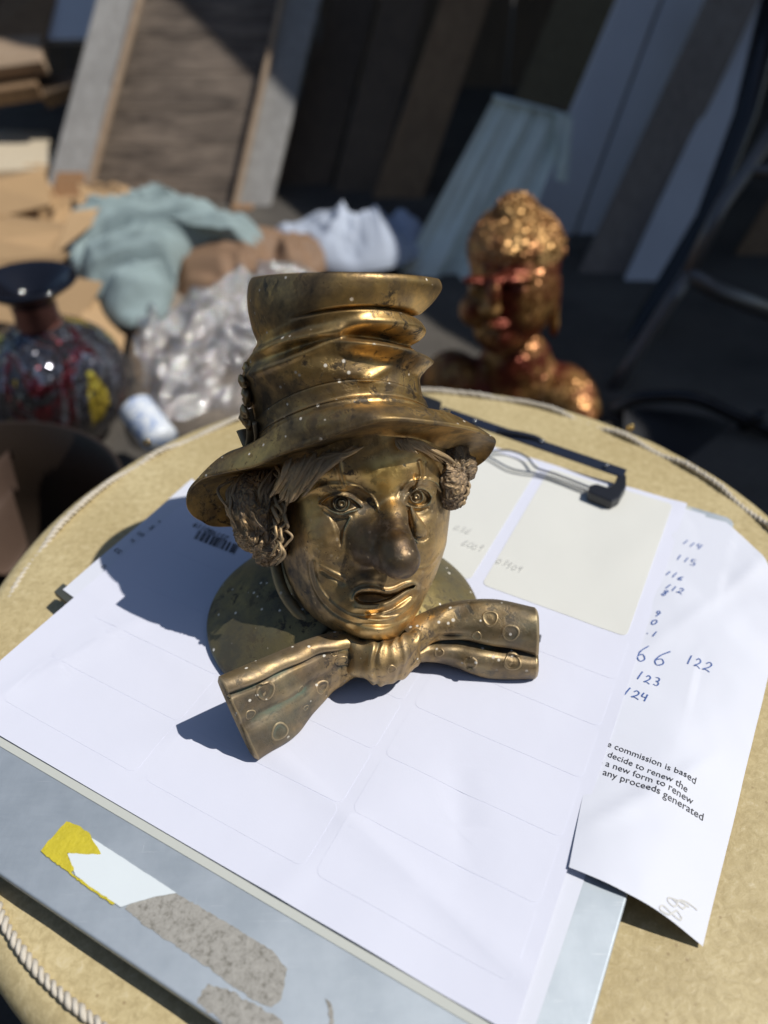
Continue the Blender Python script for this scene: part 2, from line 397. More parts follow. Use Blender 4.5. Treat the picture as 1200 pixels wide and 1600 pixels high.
for px_r, py_r in ((846, 689), (742, 657), (948, 727)):
    c = at(px_r, py_r, .0135); V = [(c.x+.0016*math.sin(math.pi*i/8)*math.cos(2*math.pi*k/12), c.y+.0016*math.sin(math.pi*i/8)*math.sin(2*math.pi*k/12), c.z+.0012*math.cos(math.pi*i/8)) for i in range(9) for k in range(12)]
    mobj('rivet', V, gridfaces(9, 12, closev=True), M_chrome, board)
# tape remains on the lid
def flatpatch(name, pts, z, m, parent, th=.0002, seed=0, jag=0.0):
    P = [at(*p, z) for p in pts]; Q = []
    for i, p in enumerate(P):
        q = P[(i+1) % len(P)]; n = max(1, int((q-p).length/.0015)) if jag else 1
        for k in range(n):
            r = p.lerp(q, k/n)
            if jag and k: r = r+Vector((random.uniform(-jag, jag), random.uniform(-jag, jag), 0))
            Q.append((r.x, r.y))
    V, F = prism(Q, z, z+th); return mobj(name, V, F, m, parent, smooth=False, recalc=True)
M_ytape = simple('yellow_tape', (.56, .47, .03), .5, nscale=90, bump=.7, bdist=.001, var=.3)
M_wtape = simple('white_tape_label', (.68, .74, .76), .35, nscale=40, bump=.05, var=.03)
def residue_mat():
    s = NT('glue_residue'); n = s.noise(330, 7, .75, dist=.4); c = s.ramp(n, [(.36, (.17, .16, .135)), (.48, (.31, .30, .27)), (.7, (.40, .385, .35))])
    s.set(base=c, rough=.8, normal=s.bump(n, .7, .0006)); return s.m
M_res = residue_mat()
flatpatch('tape_residue', [(275, 1395), (352, 1440), (428, 1488), (449, 1514), (440, 1560), (424, 1574), (395, 1563), (330, 1515), (250, 1462), (228, 1448), (195, 1420), (214, 1404), (240, 1398)], -.0011, M_res, board, .00012, jag=.0004)
flatpatch('tape_residue', [(325, 1537), (352, 1545), (400, 1570), (440, 1594), (455, 1640), (380, 1640), (340, 1590), (308, 1568), (314, 1556)], -.0011, M_res, board, .00012, jag=.0009)
flatpatch('tape_residue', [(508, 1560), (516, 1566), (521, 1582), (524, 1620), (512, 1620), (515, 1590)], -.0011, M_res, board, .00012, jag=.0006)
flatpatch('tape', [(140, 1308), (157, 1318), (200, 1346), (240, 1372), (276, 1396), (245, 1401), (205, 1412), (189, 1418), (150, 1393), (118, 1368), (106, 1335)], -.0009, M_wtape, board, .00045, jag=.00012)
flatpatch('tape', [(104, 1284), (122, 1290), (140, 1302), (148, 1318), (158, 1335), (130, 1335), (105, 1333), (110, 1345), (116, 1360), (111, 1363), (145, 1388), (180, 1412), (176, 1414), (140, 1390), (100, 1358), (80, 1344), (64, 1330), (75, 1315), (88, 1302)], -.0009, M_ytape, board, .0005, jag=.0003)

# papers
def paper_mat(name, col, var=.02, rough=.6):
    s = NT(name); n = s.noise(14, 4); f = s.noise(900, 3)
    c = s.mix(n, tuple(x*(1-var) for x in col), tuple(min(1, x*(1+var)) for x in col))
    b2 = s.noise(18, 3, .5); s.set(base=c, rough=rough, spec=.25, normal=s.bump(b2, .18, .004, s.bump(f, .12, .0003))); return s.m
M_paper = paper_mat('white_paper', (.66, .68, .78)); M_paper2 = paper_mat('white_copy_paper', (.66, .685, .76)); M_label = paper_mat('label_stock', (.665, .685, .785))
M_gpaper = paper_mat('grey_backing_paper', (.50, .52, .48)); M_ypaper = paper_mat('cream_backing_paper', (.665, .67, .625), .03)
def zA(u, v):
    b = .0002+.0005*math.sin(u*22+v*9)*math.sin(v*17+1)
    # the stack lifts a little at the lower right and at the left edge
    b += .0016*max(0, (.03-u)/.04)**2*max(0, 1-abs(v-.09)/.2)+.0010*max(0, (u-.30)/.06)**2
    b += .0012*math.exp(-(((u-.235)+.9*(v-.02))/.016)**2)*math.exp(-((v-.03)/.03)**2)-.0010*math.exp(-(((u-.06)-.5*(v-.08))/.009)**2)*math.exp(-((v-.08)/.05)**2)
    b += .0011*math.exp(-((u-.30+.35*(v-.12))/.007)**2)*(.5+.5*math.sin(v*30))+.0007*math.sin(u*61+v*23)*math.sin(v*47-u*20)*math.exp(-((u-.05)/.08)**2)
    k = .0009*math.exp(-((v-.02-.25*(u-.05))/.006)**2)*(1 if u < .2 else .3)+.0006*math.exp(-((u-.085+.3*(v-.1))/.010)**2)
    cx, cy = .14, .19; d = math.hypot((u-cx)/.13, (v-cy)/.12); m = min(1, max(0, d-.75)/.4)
    return .0002+(b+k)*m
def uvA(u, v, z=0.0): return uv(u+.020*v*max(0, 1-u/.36), v, z)
def sheet(name, u0, u1, v0, v1, zf, m, parent=None, nu=70, nv=80, uvf=uv):
    V = []
    for i in range(nu):
        for j in range(nv):
            u = u0+(u1-u0)*i/(nu-1); v = v0+(v1-v0)*j/(nv-1); V.append(uvf(u, v, zf(u, v)))
    o = mobj(name, [tuple(p) for p in V], gridfaces(nu, nv, flip=True), m, parent)
    return o
stack1 = sheet('paper_sheet', -.004, .3600, -.0232, .400, lambda u, v: min(zA(u, v)-.0005, -.00075), M_gpaper)
props(stack1, 'grey backing sheet whose edge shows just below the label sheet', 'paper')
stack2 = sheet('paper_sheet', -.0155, .3550, -.0212, .396, lambda u, v: -.0009+.0002*math.sin(v*20), M_paper2)
props(stack2, 'white sheet showing as a narrow strip along the right edge of the label sheet', 'paper')
la = thing('label_sheet', uv(.18, .19, 0), 'white sheet of adhesive address labels on the clipboard, under the brass clown bust', 'label sheet')
sheet('sheet', -.0075, .3640, -.0185, .4015, zA, M_paper, la, 110, 120, uvA)
# the labels left on the sheet, and the cream backing where others were peeled off
def lab(u0, u1, v0, v1, name='label', m=M_label, h=.00014):
    P = rrect(u0, u1, v0, v1, .0045, 4); V = []; F = []
    cu, cv = (u0+u1)/2, (v0+v1)/2
    Q = []
    for i, (a, b) in enumerate(P):
        Q.append((a, b)); c, d = P[(i+1) % len(P)]; L = math.hypot(c-a, d-b); n = int(L/.009)
        for k in range(1, n+1): Q.append((a+(c-a)*k/(n+1), b+(d-b)*k/(n+1)))
    n = len(Q); rings = [1.0, 1.0, 1.0, .8, .6, .4, .2]
    for ri, r in enumerate(rings):
        for a, b in Q:
            x, y = cu+(a-cu)*r, cv+(b-cv)*r; V.append(tuple(uvA(x, y, zA(x, y)+(h if ri else -.0001))))
    V.append(tuple(uvA(cu, cv, zA(cu, cv)+h)))
    for ri in range(len(rings)-1):
        if ri == 1: continue
        for k in range(n): F.append((ri*n+k, ri*n+(k+1) % n, (ri+1)*n+(k+1) % n, (ri+1)*n+k))
    ri = len(rings)-1
    for k in range(n): F.append((ri*n+k, ri*n+(k+1) % n, len(V)-1))
    o = mobj(name, V, F, m, la, recalc=True)
    for p in o.data.polygons[:n]: p.use_smooth = False
    return o
cols = [(0, .1090), (.1155, .2245), (.2310, .3400)]
for ci, (u0, u1) in enumerate(cols):
    for r in range(10):
        if ci < 2 and r >= 6: continue
        lab(u0+.0003, u1-.0003, r*.0393+.0004, (r+1)*.0393-.0004)
lab(.0030, .1100, .2362, .3950, 'peeled_patch', M_ypaper, .0003); lab(.1195, .2290, .2362, .3950, 'peeled_patch', M_ypaper, .0003)

# form lying under the sheet, sticking out at the left
fs = thing('printed_form', at(200, 870, -.001), 'printed form sticking out from under the left edge of the label sheet', 'paper')
q = [at(98, 921, -.0004), at(300, 748, -.0004), at(420, 850, -.0008), at(180, 980, -.0008)]
V = []; 
for i in range(12):
    for j in range(12):
        a = q[0].lerp(q[1], i/11); b = q[3].lerp(q[2], i/11); p = a.lerp(b, j/11); p.z = -.0006+.0004*math.sin(i*.7); V.append(tuple(p))
mobj('sheet', V, gridfaces(12, 12), M_paper2, fs)

# handwritten sheet at the right, hanging off the clipboard
hs = thing('handwritten_sheet', at(1050, 1100, -.002), 'creased white sheet with handwritten numbers hanging off the right side of the clipboard', 'paper')
Lk = [(1040, 792, -.0004), (1000, 930, -.0004), (955, 1070, -.0003), (918, 1210, .0006), (889, 1355, .0040)]
Rk = [(1135, 817, -.001), (1203, 893, -.004), (1207, 1010, -.007), (1168, 1190, -.011), (1098, 1479, -.0175)]
nl, nr = 70, 40; Lw = crom([tuple(at(*p)) for p in Lk], np.linspace(0, 4, nl)); Rw = crom([tuple(at(*p)) for p in Rk], np.linspace(0, 4, nl)); V = []
for i in range(nl):
    t = i/(nl-1)
    for j in range(nr):
        r = j/(nr-1); p = Lw[i]*(1-r)+Rw[i]*r
        z = Lw[i][2]*(1-r**2.2)+Rw[i][2]*r**2.2
        z += .0016*math.sin(math.pi*r)*(.4+.6*t)
        cr = abs((t-.86)-(r-.1)*-.16); z += .0022*math.exp(-(cr/.02)**2)*math.sin(math.pi*min(1, r*1.2))
        cr = abs((t-.33)+(r-.5)*.25); z += .0018*math.exp(-(cr/.03)**2)*r
        z += .0016*fbm(p[0]*18, p[1]*18, 1.0, 3)*min(1, r*2)+.0022*(.45-abs(mnoise.noise(Vector((p[0]*22+.5*p[1]*22, p[1]*9, 4.2)))))*min(1, r*1.6)
        if r > .35: z = max(z, ZT+.0025-.0015*t)
        if toUV(p[0], p[1])[0] > -.041: z = max(z, -.0004)
        V.append((p[0], p[1], z))
mobj('sheet', V, gridfaces(nl, nr), M_paper2, hs)
hbvh = BVHTree.FromPolygons([Vector(p) for p in V], gridfaces(nl, nr))
def drop(bv, x, y, dflt=0):
    h = bv.ray_cast(Vector((x, y, .3)), Vector((0, 0, -1))); return h[0].z if h[0] is not None else dflt
def hit(bv, px, py):
    h = bv.ray_cast(Vector((0, 0, CAM_H)), ray(px, py).normalized()); return h[0]
M_ink = simple('black_ink', (.03, .03, .035), .6, nscale=300, bump=0); M_pen = simple('blue_pen', (.06, .12, .34), .5, nscale=300, bump=0)
M_faint = simple('faint_pencil', (.56, .56, .54), .6, nscale=300, bump=0)
def text_on(name, s, a, b, bv, m, parent, aspect=1.0, z0=0.0, gap=.00025, flip=False):
    """lettering whose baseline runs from a to b (world points)"""
    cu = bpy.data.curves.new('t', 'FONT'); cu.body = s; cu.resolution_u = 3; o = bpy.data.objects.new('t', cu); C.objects.link(o)
    bpy.context.view_layer.update(); me = bpy.data.meshes.new_from_object(o.evaluated_get(bpy.context.evaluated_depsgraph_get()))
    bpy.data.objects.remove(o); co = np.zeros(len(me.vertices)*3); me.vertices.foreach_get('co', co); co = co.reshape(-1, 3)
    if len(co) == 0: return None
    w_ = co[:, 0].max(); ex = (b-a)/w_; ey = Vector((-ex.y, ex.x, 0))*aspect
    off = worldloc(parent)
    V = []
    for p in co:
        q = a+ex*p[0]+ey*p[1]; z = (drop(bv, q.x, q.y, z0) if bv else z0)+gap; V.append((q.x, q.y, z))
    F = [tuple(p.vertices) for p in me.polygons]; bpy.data.meshes.remove(me)
    return mobj(name, V, F, m, parent, smooth=False)
for s_, a, b in (('he commission is based', (940, 1163), (1086, 1226)), ('we decide to renew the', (926, 1174), (1073, 1239)),
                 ('ke a new form to renew', (926, 1190), (1082, 1258)), ('to any proceeds generated', (922, 1204), (1098, 1283))):
    pa, pb = hit(hbvh, *a) or at(*a, -.0003), hit(hbvh, *b) or at(*b, -.004); pa.z = pb.z = 0
    text_on('text_line', s_, pa, pb, hbvh, M_ink, hs, 1.06, gap=.0003)
DIG = {'0': [[(.5, 1), (.15, .75), (.12, .3), (.45, 0), (.8, .25), (.82, .75), (.5, 1)]], '1': [[(.55, 1), (.45, .5), (.4, 0)]],
 '2': [[(.15, .75), (.45, 1), (.75, .8), (.6, .45), (.1, .05), (.45, .12), (.95, 0)]], '3': [[(.2, .95), (.65, .95), (.7, .65), (.4, .52), (.75, .4), (.65, .05), (.15, .05)]],
 '4': [[(.3, 1), (.15, .5), (.75, .5)], [(.75, .95), (.6, 0)]], '5': [[(.8, 1), (.3, .97), (.22, .6), (.65, .55), (.7, .15), (.15, .02)]],
 '6': [[(.7, 1), (.3, .6), (.18, .2), (.45, 0), (.72, .2), (.5, .42), (.2, .28)]], '7': [[(.1, .95), (.8, .95), (.4, 0)]],
 '8': [[(.6, .95), (.25, .8), (.65, .4), (.5, .02), (.2, .2), (.6, .6), (.75, .9), (.5, 1)]], '9': [[(.7, .85), (.35, 1), (.2, .7), (.5, .5), (.72, .8), (.65, .4), (.5, 0)]],
 'b': [[(.5, 1.2), (.25, .6), (.2, .1), (.5, 0), (.75, .25), (.5, .5), (.2, .3)]], '.': [[(.4, .1), (.5, .12), (.5, .04)]], '-': [[(.1, .5), (.8, .5)]]}
def scrawl(txt, px, py, h, bv, m, parent, wd=.0009, slope=(.94, .34), gap=.00035, z0=0):
    a = hit(bv, px, py) if bv else at(px, py, z0)
    if a is None: a = at(px, py, z0)
    b = hit(bv, px+20*slope[0], py+20*slope[1]) if bv else at(px+20*slope[0], py+20*slope[1], z0)
    if b is None: b = at(px+20*slope[0], py+20*slope[1], z0)
    ex = (b-a); ex.z = 0; ex.normalize(); ey = Vector((-ex.y, ex.x, 0)); hh = h*.00040; parts = []
    for i, ch in enumerate(txt):
        for st in DIG.get(ch, []):
            rj = random.Random(int(px*7+i*13)); sx_, sy_, sl_, oy = rj.uniform(.85, 1.2), rj.uniform(.8, 1.12), rj.uniform(.0, .35), rj.uniform(-.08, .1)
            pt = path([((x*sx_+sl_*y*sy_)*.62*hh+i*.72*hh, (y*sy_+oy)*hh) for x, y in st], 6*len(st)); V = []
            for k in range(len(pt)):
                t = pt[min(k+1, len(pt)-1)]-pt[max(k-1, 0)]; t = t/(np.linalg.norm(t)+1e-9); nn = np.array([-t[1], t[0]])*wd/2*(.45+.45*abs(t[1])+.5*abs(mnoise.noise(Vector((k*.35, px*.1, i*3.)))))
                for sg in (-1, 1):
                    q = pt[k]+nn*sg; p = a+ex*q[0]+ey*q[1]; V.append((p.x, p.y, (drop(bv, p.x, p.y, z0) if bv else z0)+gap))
            parts.append((V, [(2*k, 2*k+1, 2*k+3, 2*k+2) for k in range(len(pt)-1)]))
    V, F = merge(parts); return mobj('handwriting', V, F, m, parent, smooth=False)
for t_, x, y, h in (('114', 1064, 849, 14), ('115', 1055, 874, 14), ('116', 1037, 898, 13), ('112', 1036, 918, 13), ('8', 1031, 930, 12), ('9', 1020, 962, 13),
                    ('0', 1015, 975, 11), ('.1', 1006, 990, 12), ('.66', 966, 1020, 29), ('122', 1070, 1036, 15), ('123', 992, 1060, 15), ('124', 972, 1084, 15)):
    scrawl(t_, x, y, h*1.25, hbvh, M_pen, hs)
for t_, x, y in (('8', 1026, 1408), ('b', 1040, 1398), ('6', 1055, 1402)): scrawl(t_, x, y, 30, hbvh, M_faint, hs, .0009, (.3, .95))
# prints on the label sheet: barcodes, and letters on the form at the left
def bars(pts, n, name='barcode', parent=la, seed=3, z0=.0009):
    rnd = random.Random(seed); a, b, c = [at(*p, .0005) for p in pts]; ex = b-a; ey = c-a; parts = []; t = 0; 
    ws = [rnd.choice((1, 1, 2, 3)) for _ in range(2*n)]; tot = sum(ws); x = 0
    for i, w_ in enumerate(ws):
        if i % 2 == 0:
            q = [a+ex*(x/tot), a+ex*((x+w_)/tot), a+ex*((x+w_)/tot)+ey, a+ex*(x/tot)+ey]
            V = []
            for p in q: u_, v_ = toUV(p.x, p.y); V.append((p.x, p.y, zA(u_, v_)+.0006))
            parts.append((V, [(0, 1, 2, 3)]))
        x += w_
    V, F = merge(parts); return mobj(name, V, F, M_ink, parent, smooth=False)
bars(((303, 842), (367, 866), (311, 829)), 17); bars(((834, 1003), (845, 1004), (836, 991)), 4, seed=5)
a, b = at(360, 841, 0), at(307, 818, 0); text_on('barcode_number', '251980119', b.lerp(a, 1), b, None, M_ink, la, 1.0, z0=.0011)
for ch, x, y in (('D', 162, 889), ('cc', 186, 866), ('N', 207, 848), ('co', 222, 839), ('s', 236, 828), ('w', 250, 818)):
    a = at(x, y, 0); b = a+Vector((-.5, .35, 0)).normalized()*.0034*len(ch)
    text_on('printed_letter', ch, b, a, None, M_ink, fs, 1.0, z0=.0002)
for k, (t_, x, y) in enumerate((('036', 708, 826), ('6009', 720, 850), ('03', 775, 878), ('909', 790, 885))):
    scrawl(t_, x, y, 16, None, M_faint, la, .0005, z0=.0014)
# ------------------------------------------------------------------ the brass clown bust
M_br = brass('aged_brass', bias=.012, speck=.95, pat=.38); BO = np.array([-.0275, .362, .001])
def zn(x, y, z): return tuple(float(v) for v in (B(x, y, z)-BO))
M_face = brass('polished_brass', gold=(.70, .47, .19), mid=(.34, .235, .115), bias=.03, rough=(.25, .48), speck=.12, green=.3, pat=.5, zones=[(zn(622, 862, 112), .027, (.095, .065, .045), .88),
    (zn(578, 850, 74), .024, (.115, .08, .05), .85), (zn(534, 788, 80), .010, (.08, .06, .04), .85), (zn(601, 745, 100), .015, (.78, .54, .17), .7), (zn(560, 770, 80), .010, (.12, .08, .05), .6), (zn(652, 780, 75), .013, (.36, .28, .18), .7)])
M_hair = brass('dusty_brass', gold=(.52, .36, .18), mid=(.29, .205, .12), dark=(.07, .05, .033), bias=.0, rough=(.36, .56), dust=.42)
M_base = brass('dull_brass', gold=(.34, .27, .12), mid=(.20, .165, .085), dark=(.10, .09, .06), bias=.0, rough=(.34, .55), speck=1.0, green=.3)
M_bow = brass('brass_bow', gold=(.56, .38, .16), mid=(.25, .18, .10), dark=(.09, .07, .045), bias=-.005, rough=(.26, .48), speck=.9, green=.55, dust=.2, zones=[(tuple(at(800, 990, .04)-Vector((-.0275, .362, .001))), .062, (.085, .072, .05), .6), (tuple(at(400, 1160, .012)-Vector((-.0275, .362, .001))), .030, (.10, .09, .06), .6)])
bust = thing('clown_bust', (-.0275, .362, .001), 'aged brass bust of a sad clown with crumpled top hat and spotted bow tie', 'bust')

# --- face: solid built of slices, then sculpted by lines and swellings, then meshed
def poly_d(X, Y, pts, closed=False):
    pts = list(pts)+([pts[0]] if closed else []); d = np.full(X.shape, 1e9)
    for (x0, y0), (x1, y1) in zip(pts[:-1], pts[1:]):
        dx, dy = x1-x0, y1-y0; L = dx*dx+dy*dy+1e-9; t = np.clip(((X-x0)*dx+(Y-y0)*dy)/L, 0, 1)
        d = np.minimum(d, np.hypot(X-x0-t*dx, Y-y0-t*dy))
    return d
def inpoly(X, Y, pts):
    r = np.zeros(X.shape, bool); n = len(pts)
    for i in range(n):
        x0, y0 = pts[i]; x1, y1 = pts[(i+1) % n]
        c = ((y0 > Y) != (y1 > Y)) & (X < (x1-x0)*(Y-y0)/(y1-y0+1e-9)+x0); r ^= c
    return r
def sm(pts, n=None, closed=False):
    n = n or 6*len(pts); pts = np.asarray(pts, float)
    if closed: return [tuple(p) for p in crom(pts, np.linspace(0, len(pts), n, endpoint=False), True)]
    return [tuple(p) for p in path(pts, n)]
def sculpt_face():
    st = 1.25
    xs = np.arange(418, 724, st, dtype=np.float32); ys = np.arange(640, 1014, st, dtype=np.float32); zs = np.arange(-95, 160, st, dtype=np.float32)
    ky = [600, 660, 740, 800, 850, 870, 900, 930, 950, 970, 985, 995, 1002, 1006, 1020]
    kl = [455, 444, 441, 438, 439, 441, 448, 462, 475, 495, 521, 545, 570, 592, 594]
    kr = [698, 702, 701, 701, 695, 689, 678, 664, 655, 643, 630, 620, 610, 600, 598]
    kf = [125, 122, 102, 82, 66, 61, 54, 48, 44, 40, 34, 24, 8, -10, -40]
    kd = [130, 132, 132, 132, 128, 126, 120, 110, 100, 84, 66, 48, 28, 8, 2]
    def f(k): return np.interp(ys, ky, k)
    def sme(a):
        p = np.pad(a, 6, mode='edge'); kern = np.exp(-(np.arange(-6, 7)/3.2)**2); kern /= kern.sum(); return np.convolve(p, kern, 'valid')
    L, R_, Fz, Dp = [sme(f(k)).astype(np.float32) for k in (kl, kr, kf, kd)]
    X, Y = np.meshgrid(xs, ys, indexing='ij')
    cx, wx, zc = (L+R_)/2, (R_-L)/2, Fz-Dp
    # 2-D relief --------------------------------------------------------
    dl = np.zeros_like(X)
    def g(x, y, sx, sy, h, rot=0):
        nonlocal dl
        a = math.radians(rot); u = (X-x)*math.cos(a)+(Y-y)*math.sin(a); v = -(X-x)*math.sin(a)+(Y-y)*math.cos(a)
        dl = dl+h*np.exp(-(u/sx)**2-(v/sy)**2)
    def ln(pts, wd, h, closed=False, smooth=True):
        nonlocal dl
        h = h*.74 if h > 0 else h*.9
        P = sm(pts, closed=closed) if smooth else pts
        dl = dl+h*np.exp(-(poly_d(X, Y, P)/wd)**2)
    # brow, sockets, cheeks
    g(566, 782, 26, 30, -17); g(520, 778, 28, 26, -9); g(645, 785, 28, 34, -16)
    g(610, 735, 60, 22, 5); g(520, 738, 40, 14, 4); g(588, 745, 16, 18, 3); g(640, 745, 12, 16, 3)
    g(498, 848, 40, 36, 13); g(540, 840, 20, 26, -6); g(676, 850, 18, 34, 5); g(470, 900, 24, 40, -4)
    g(545, 905, 26, 22, -6); g(590, 985, 34, 20, 10); g(598, 960, 40, 8, -5); g(505, 940, 18, 26, -3)
    g(470, 925, 16, 34, -7, -25); g(668, 905, 12, 30, -6, 20); g(530, 760, 34, 7, 5); g(654, 752, 22, 6, 4); g(592, 990, 24, 12, 6); g(548, 985, 16, 10, -5); g(626, 978, 10, 12, -4)
    g(566, 905, 30, 16, 4); g(640, 900, 16, 14, 4)
    # left eye
    g(534, 788, 26, 15, 10)
    lidL = [(500, 787), (507, 780), (517, 774.5), (532, 773), (548, 778), (564, 791)]
    lowL = [(564, 791), (556, 797), (546, 800), (533, 804), (518, 799), (508, 793), (500, 787)]
    m = inpoly(X, Y, sm(lidL+lowL[1:-1], 60, True)); e = poly_d(X, Y, sm(lidL+lowL[1:-1], 60, True))
    dl = dl-5.5*m*np.clip(e/3.5, 0, 1); dl += 4.5*m*np.exp(-((X-533)**2+(Y-786)**2)/13**2)
    ln(lidL, 2.2, 4.2); ln([(502, 779), (512, 770), (530, 767), (552, 772), (566, 784)], 2.2, -2.2); ln(lowL, 2.0, 2.6)
    ln([(507, 799), (518, 806), (534, 810), (550, 806)], 2.5, -1.6)
    r = np.hypot(X-533, Y-786); dl += m*(3.4*np.exp(-((r-12.5)/2.0)**2)-2.5*np.exp(-((r-8)/2.4)**2)+2.8*np.exp(-((np.hypot(X-534, Y-787)-5)/1.7)**2)-3*np.exp(-(np.hypot(X-535, Y-787)/2.6)**2))
    g(531, 768, 27, 6, 4.5, 6); g(655, 757, 19, 5, 3.5)
    # painted-eye outline, a low step round the socket
    ln([(463, 783), (485, 768), (512, 757), (538, 757), (560, 762), (580, 775), (592, 798)], 2.6, 2.4)
    ln([(545, 758), (563, 762), (582, 776), (592, 800)], 2.0, 1.8)
    # brow spikes
    ln([(529, 716), (533, 740), (539, 760)], 3.4, 6.0); ln([(523, 722), (528, 744), (533, 760)], 2.5, -2.4)
    ln([(655, 722), (658, 742), (652, 758)], 2.6, 5.0); ln([(667, 724), (667, 744), (661, 754)], 2.0, 2.2); ln([(649, 742), (648, 756), (641, 768)], 2.2, -3.0)
    # wedge under the left eye
    W1 = [(518, 809), (527, 828), (534, 855)]; W2 = [(547, 808), (538, 828), (534, 855)]
    mw = inpoly(X, Y, [(518, 809), (547, 808), (537, 830), (534, 856), (527, 830)]); dl -= 4.5*mw*np.clip(poly_d(X, Y, W1+W2[::-1][1:])/3, 0, 1)
    ln(W2, 1.9, 4.2); ln(W1, 2.4, -2.4)
    # right eye
    g(655, 781, 19, 14, 8)
    lidR = [(631, 787), (636, 775), (644, 768), (655, 763.5), (667, 767), (674, 776)]
    lowR = [(674, 776), (672, 785), (665, 791), (655, 793.5), (643, 792), (631, 787)]
    m = inpoly(X, Y, sm(lidR+lowR[1:-1], 60, True)); e = poly_d(X, Y, sm(lidR+lowR[1:-1], 60, True))
    dl = dl-4.5*m*np.clip(e/3, 0, 1); dl += 4*m*np.exp(-((X-651)**2+(Y-777)**2)/11**2)
    ln(lidR, 2.1, 4.0); ln(lowR, 1.9, 3.6)
    r = np.hypot(X-651, Y-776); dl += m*(3.2*np.exp(-((r-10)/1.8)**2)-2.2*np.exp(-((r-6.5)/2.0)**2)+2.8*np.exp(-((r-3.6)/1.4)**2))
    ln([(634, 790), (644, 797), (657, 799), (668, 794)], 2.0, -2.4)
    # almond patch round the right eye, proud on its inner side
    ol = [(652, 848), (641, 832), (632, 812), (626, 794), (624, 777), (631, 762), (644, 752), (664, 749), (682, 755), (692, 770)]
    ln(ol, 2.4, 3.6); P = [(x-4.5, y+1.5) for x, y in ol[:6]]; ln(P, 2.6, -3.0)
    # tear
    T = [(643, 795), (648, 808), (654, 820), (658, 831)]
    for (x, y), rr, h in zip(sm(T, 14), np.linspace(2, 11, 14), np.linspace(2, 10, 14)):
        q = np.clip(1-((X-x)**2+(Y-y)**2)/rr**2, 0, 1); dl = np.maximum(dl, 0)*0+np.maximum(dl, np.where(q > 0, h*np.sqrt(q)+dl*.0, -99))
    ln([(636, 798), (641, 815), (645, 832), (655, 845), (668, 840), (670, 826)], 1.8, -1.6)
    # folds from the nose
    ln([(489, 878), (491, 894), (497, 914), (510, 934), (527, 950), (546, 961), (570, 967), (600, 968), (622, 962), (638, 951), (650, 938), (660, 920)], 2.6, 3.8)
    ln([(483, 880), (485, 898), (491, 918), (504, 940), (522, 957), (544, 969), (570, 975), (602, 976), (626, 969), (642, 958)], 3.2, -3.2)
    ln([(500, 884), (516, 893), (538, 903)], 3.2, 4.0); ln([(504, 892), (518, 901), (536, 911)], 3.5, -3.0)
    ln([(687, 866), (676, 880), (664, 886), (650, 888)], 2.4, 3.0); ln([(685, 873), (674, 887), (662, 893)], 2.4, -2.2)
    # mouth
    up = [(550, 935), (554, 926), (562, 921), (574, 919), (590, 920), (604, 923.5), (618, 921), (632, 914), (645, 910.5), (651, 914)]
    cav = [(553, 933), (560, 926), (574, 924), (590, 925), (604, 928), (618, 926), (630, 920), (640, 916), (648, 914), (646, 919), (634, 923), (621, 931), (608, 939), (592, 943.5), (574, 945), (559, 942)]
    S_ = sm(cav, 90, True); m = inpoly(X, Y, S_); e = poly_d(X, Y, S_); dl = dl-38*m*np.clip(e/4, 0, 1)
    ln(up, 2.6, 4.6); ln([(x, y-7) for x, y in up[1:-1]], 3.4, -1.8)
    lowlip = [(600, 944), (614, 939), (628, 931), (642, 922), (650, 921)]; ln(lowlip, 6.0, 6.5)
    ln([(556, 950), (572, 952), (590, 951), (602, 948)], 4.5, 3.5)
    ln([(574, 960), (594, 957), (612, 951), (626, 941), (640, 931)], 2.8, -4.5); ln([(598, 958), (614, 956), (630, 949), (644, 938)], 4.2, 4.2)
    ln([(590, 905), (592, 918)], 5, -2.2)
    # chin edge and light hammering
    ln([(540, 976), (552, 984), (562, 988)], 3, 1.6)
    dl += 1.0*np.sin(X*.045+1)*np.sin(Y*.05+X*.02)+.55*np.sin(X*.09+np.sin(Y*.07)*2)*np.sin(Y*.083+1)+.35*np.sin(X*.21+Y*.13)*np.sin(Y*.19-X*.05)
    # 3-D field ----------------------------------------------------------
    al = math.radians(14); ca, sa = math.cos(al), math.sin(al)
    S = np.empty((len(xs), len(ys), len(zs)), np.float32); ex = 2.35
    ramp = np.clip((zs+40)/60, 0, 1)[None, :]
    for j in range(len(ys)):
        dx = (xs-cx[j])[:, None]; dz = (zs-zc[j])[None, :]
        u = np.abs(ca*dx-sa*dz*wx[j]/Dp[j])/wx[j]; v = np.abs(sa*dx*Dp[j]/wx[j]+ca*dz)/Dp[j]
        q = (u**ex+v**ex)**(1/ex)
        S[:, j, :] = (q-1)*min(wx[j], Dp[j])*(.75+.25*q)-dl[:, j][:, None]*ramp
    # nose: bridge, bulb and wing --------------------------------------
    def cone(a, b, ra, rb, k):
        nonlocal S
        a, b = np.array(a, np.float32), np.array(b, np.float32); pad = max(ra, rb)+3*k
        lo = np.minimum(a, b)-pad; hi = np.maximum(a, b)+pad
        sl_ = tuple(slice(max(0, int((lo[i]-ax[0])/st)), min(len(ax), int((hi[i]-ax[0])/st)+2)) for i, ax in enumerate((xs, ys, zs)))
        x = xs[sl_[0]][:, None, None]-a[0]; y = ys[sl_[1]][None, :, None]-a[1]; z = zs[sl_[2]][None, None, :]-a[2]
        d = b-a; t = np.clip((x*d[0]+y*d[1]+z*d[2])/(d@d+1e-6), 0, 1)
        dd = np.sqrt((x-t*d[0])**2+(y-t*d[1])**2+(z-t*d[2])**2)-(ra+(rb-ra)*t)
        S[sl_] = smin(S[sl_], dd, k)
    cone((612, 776, 58), (616, 806, 74), 15, 20, 12)
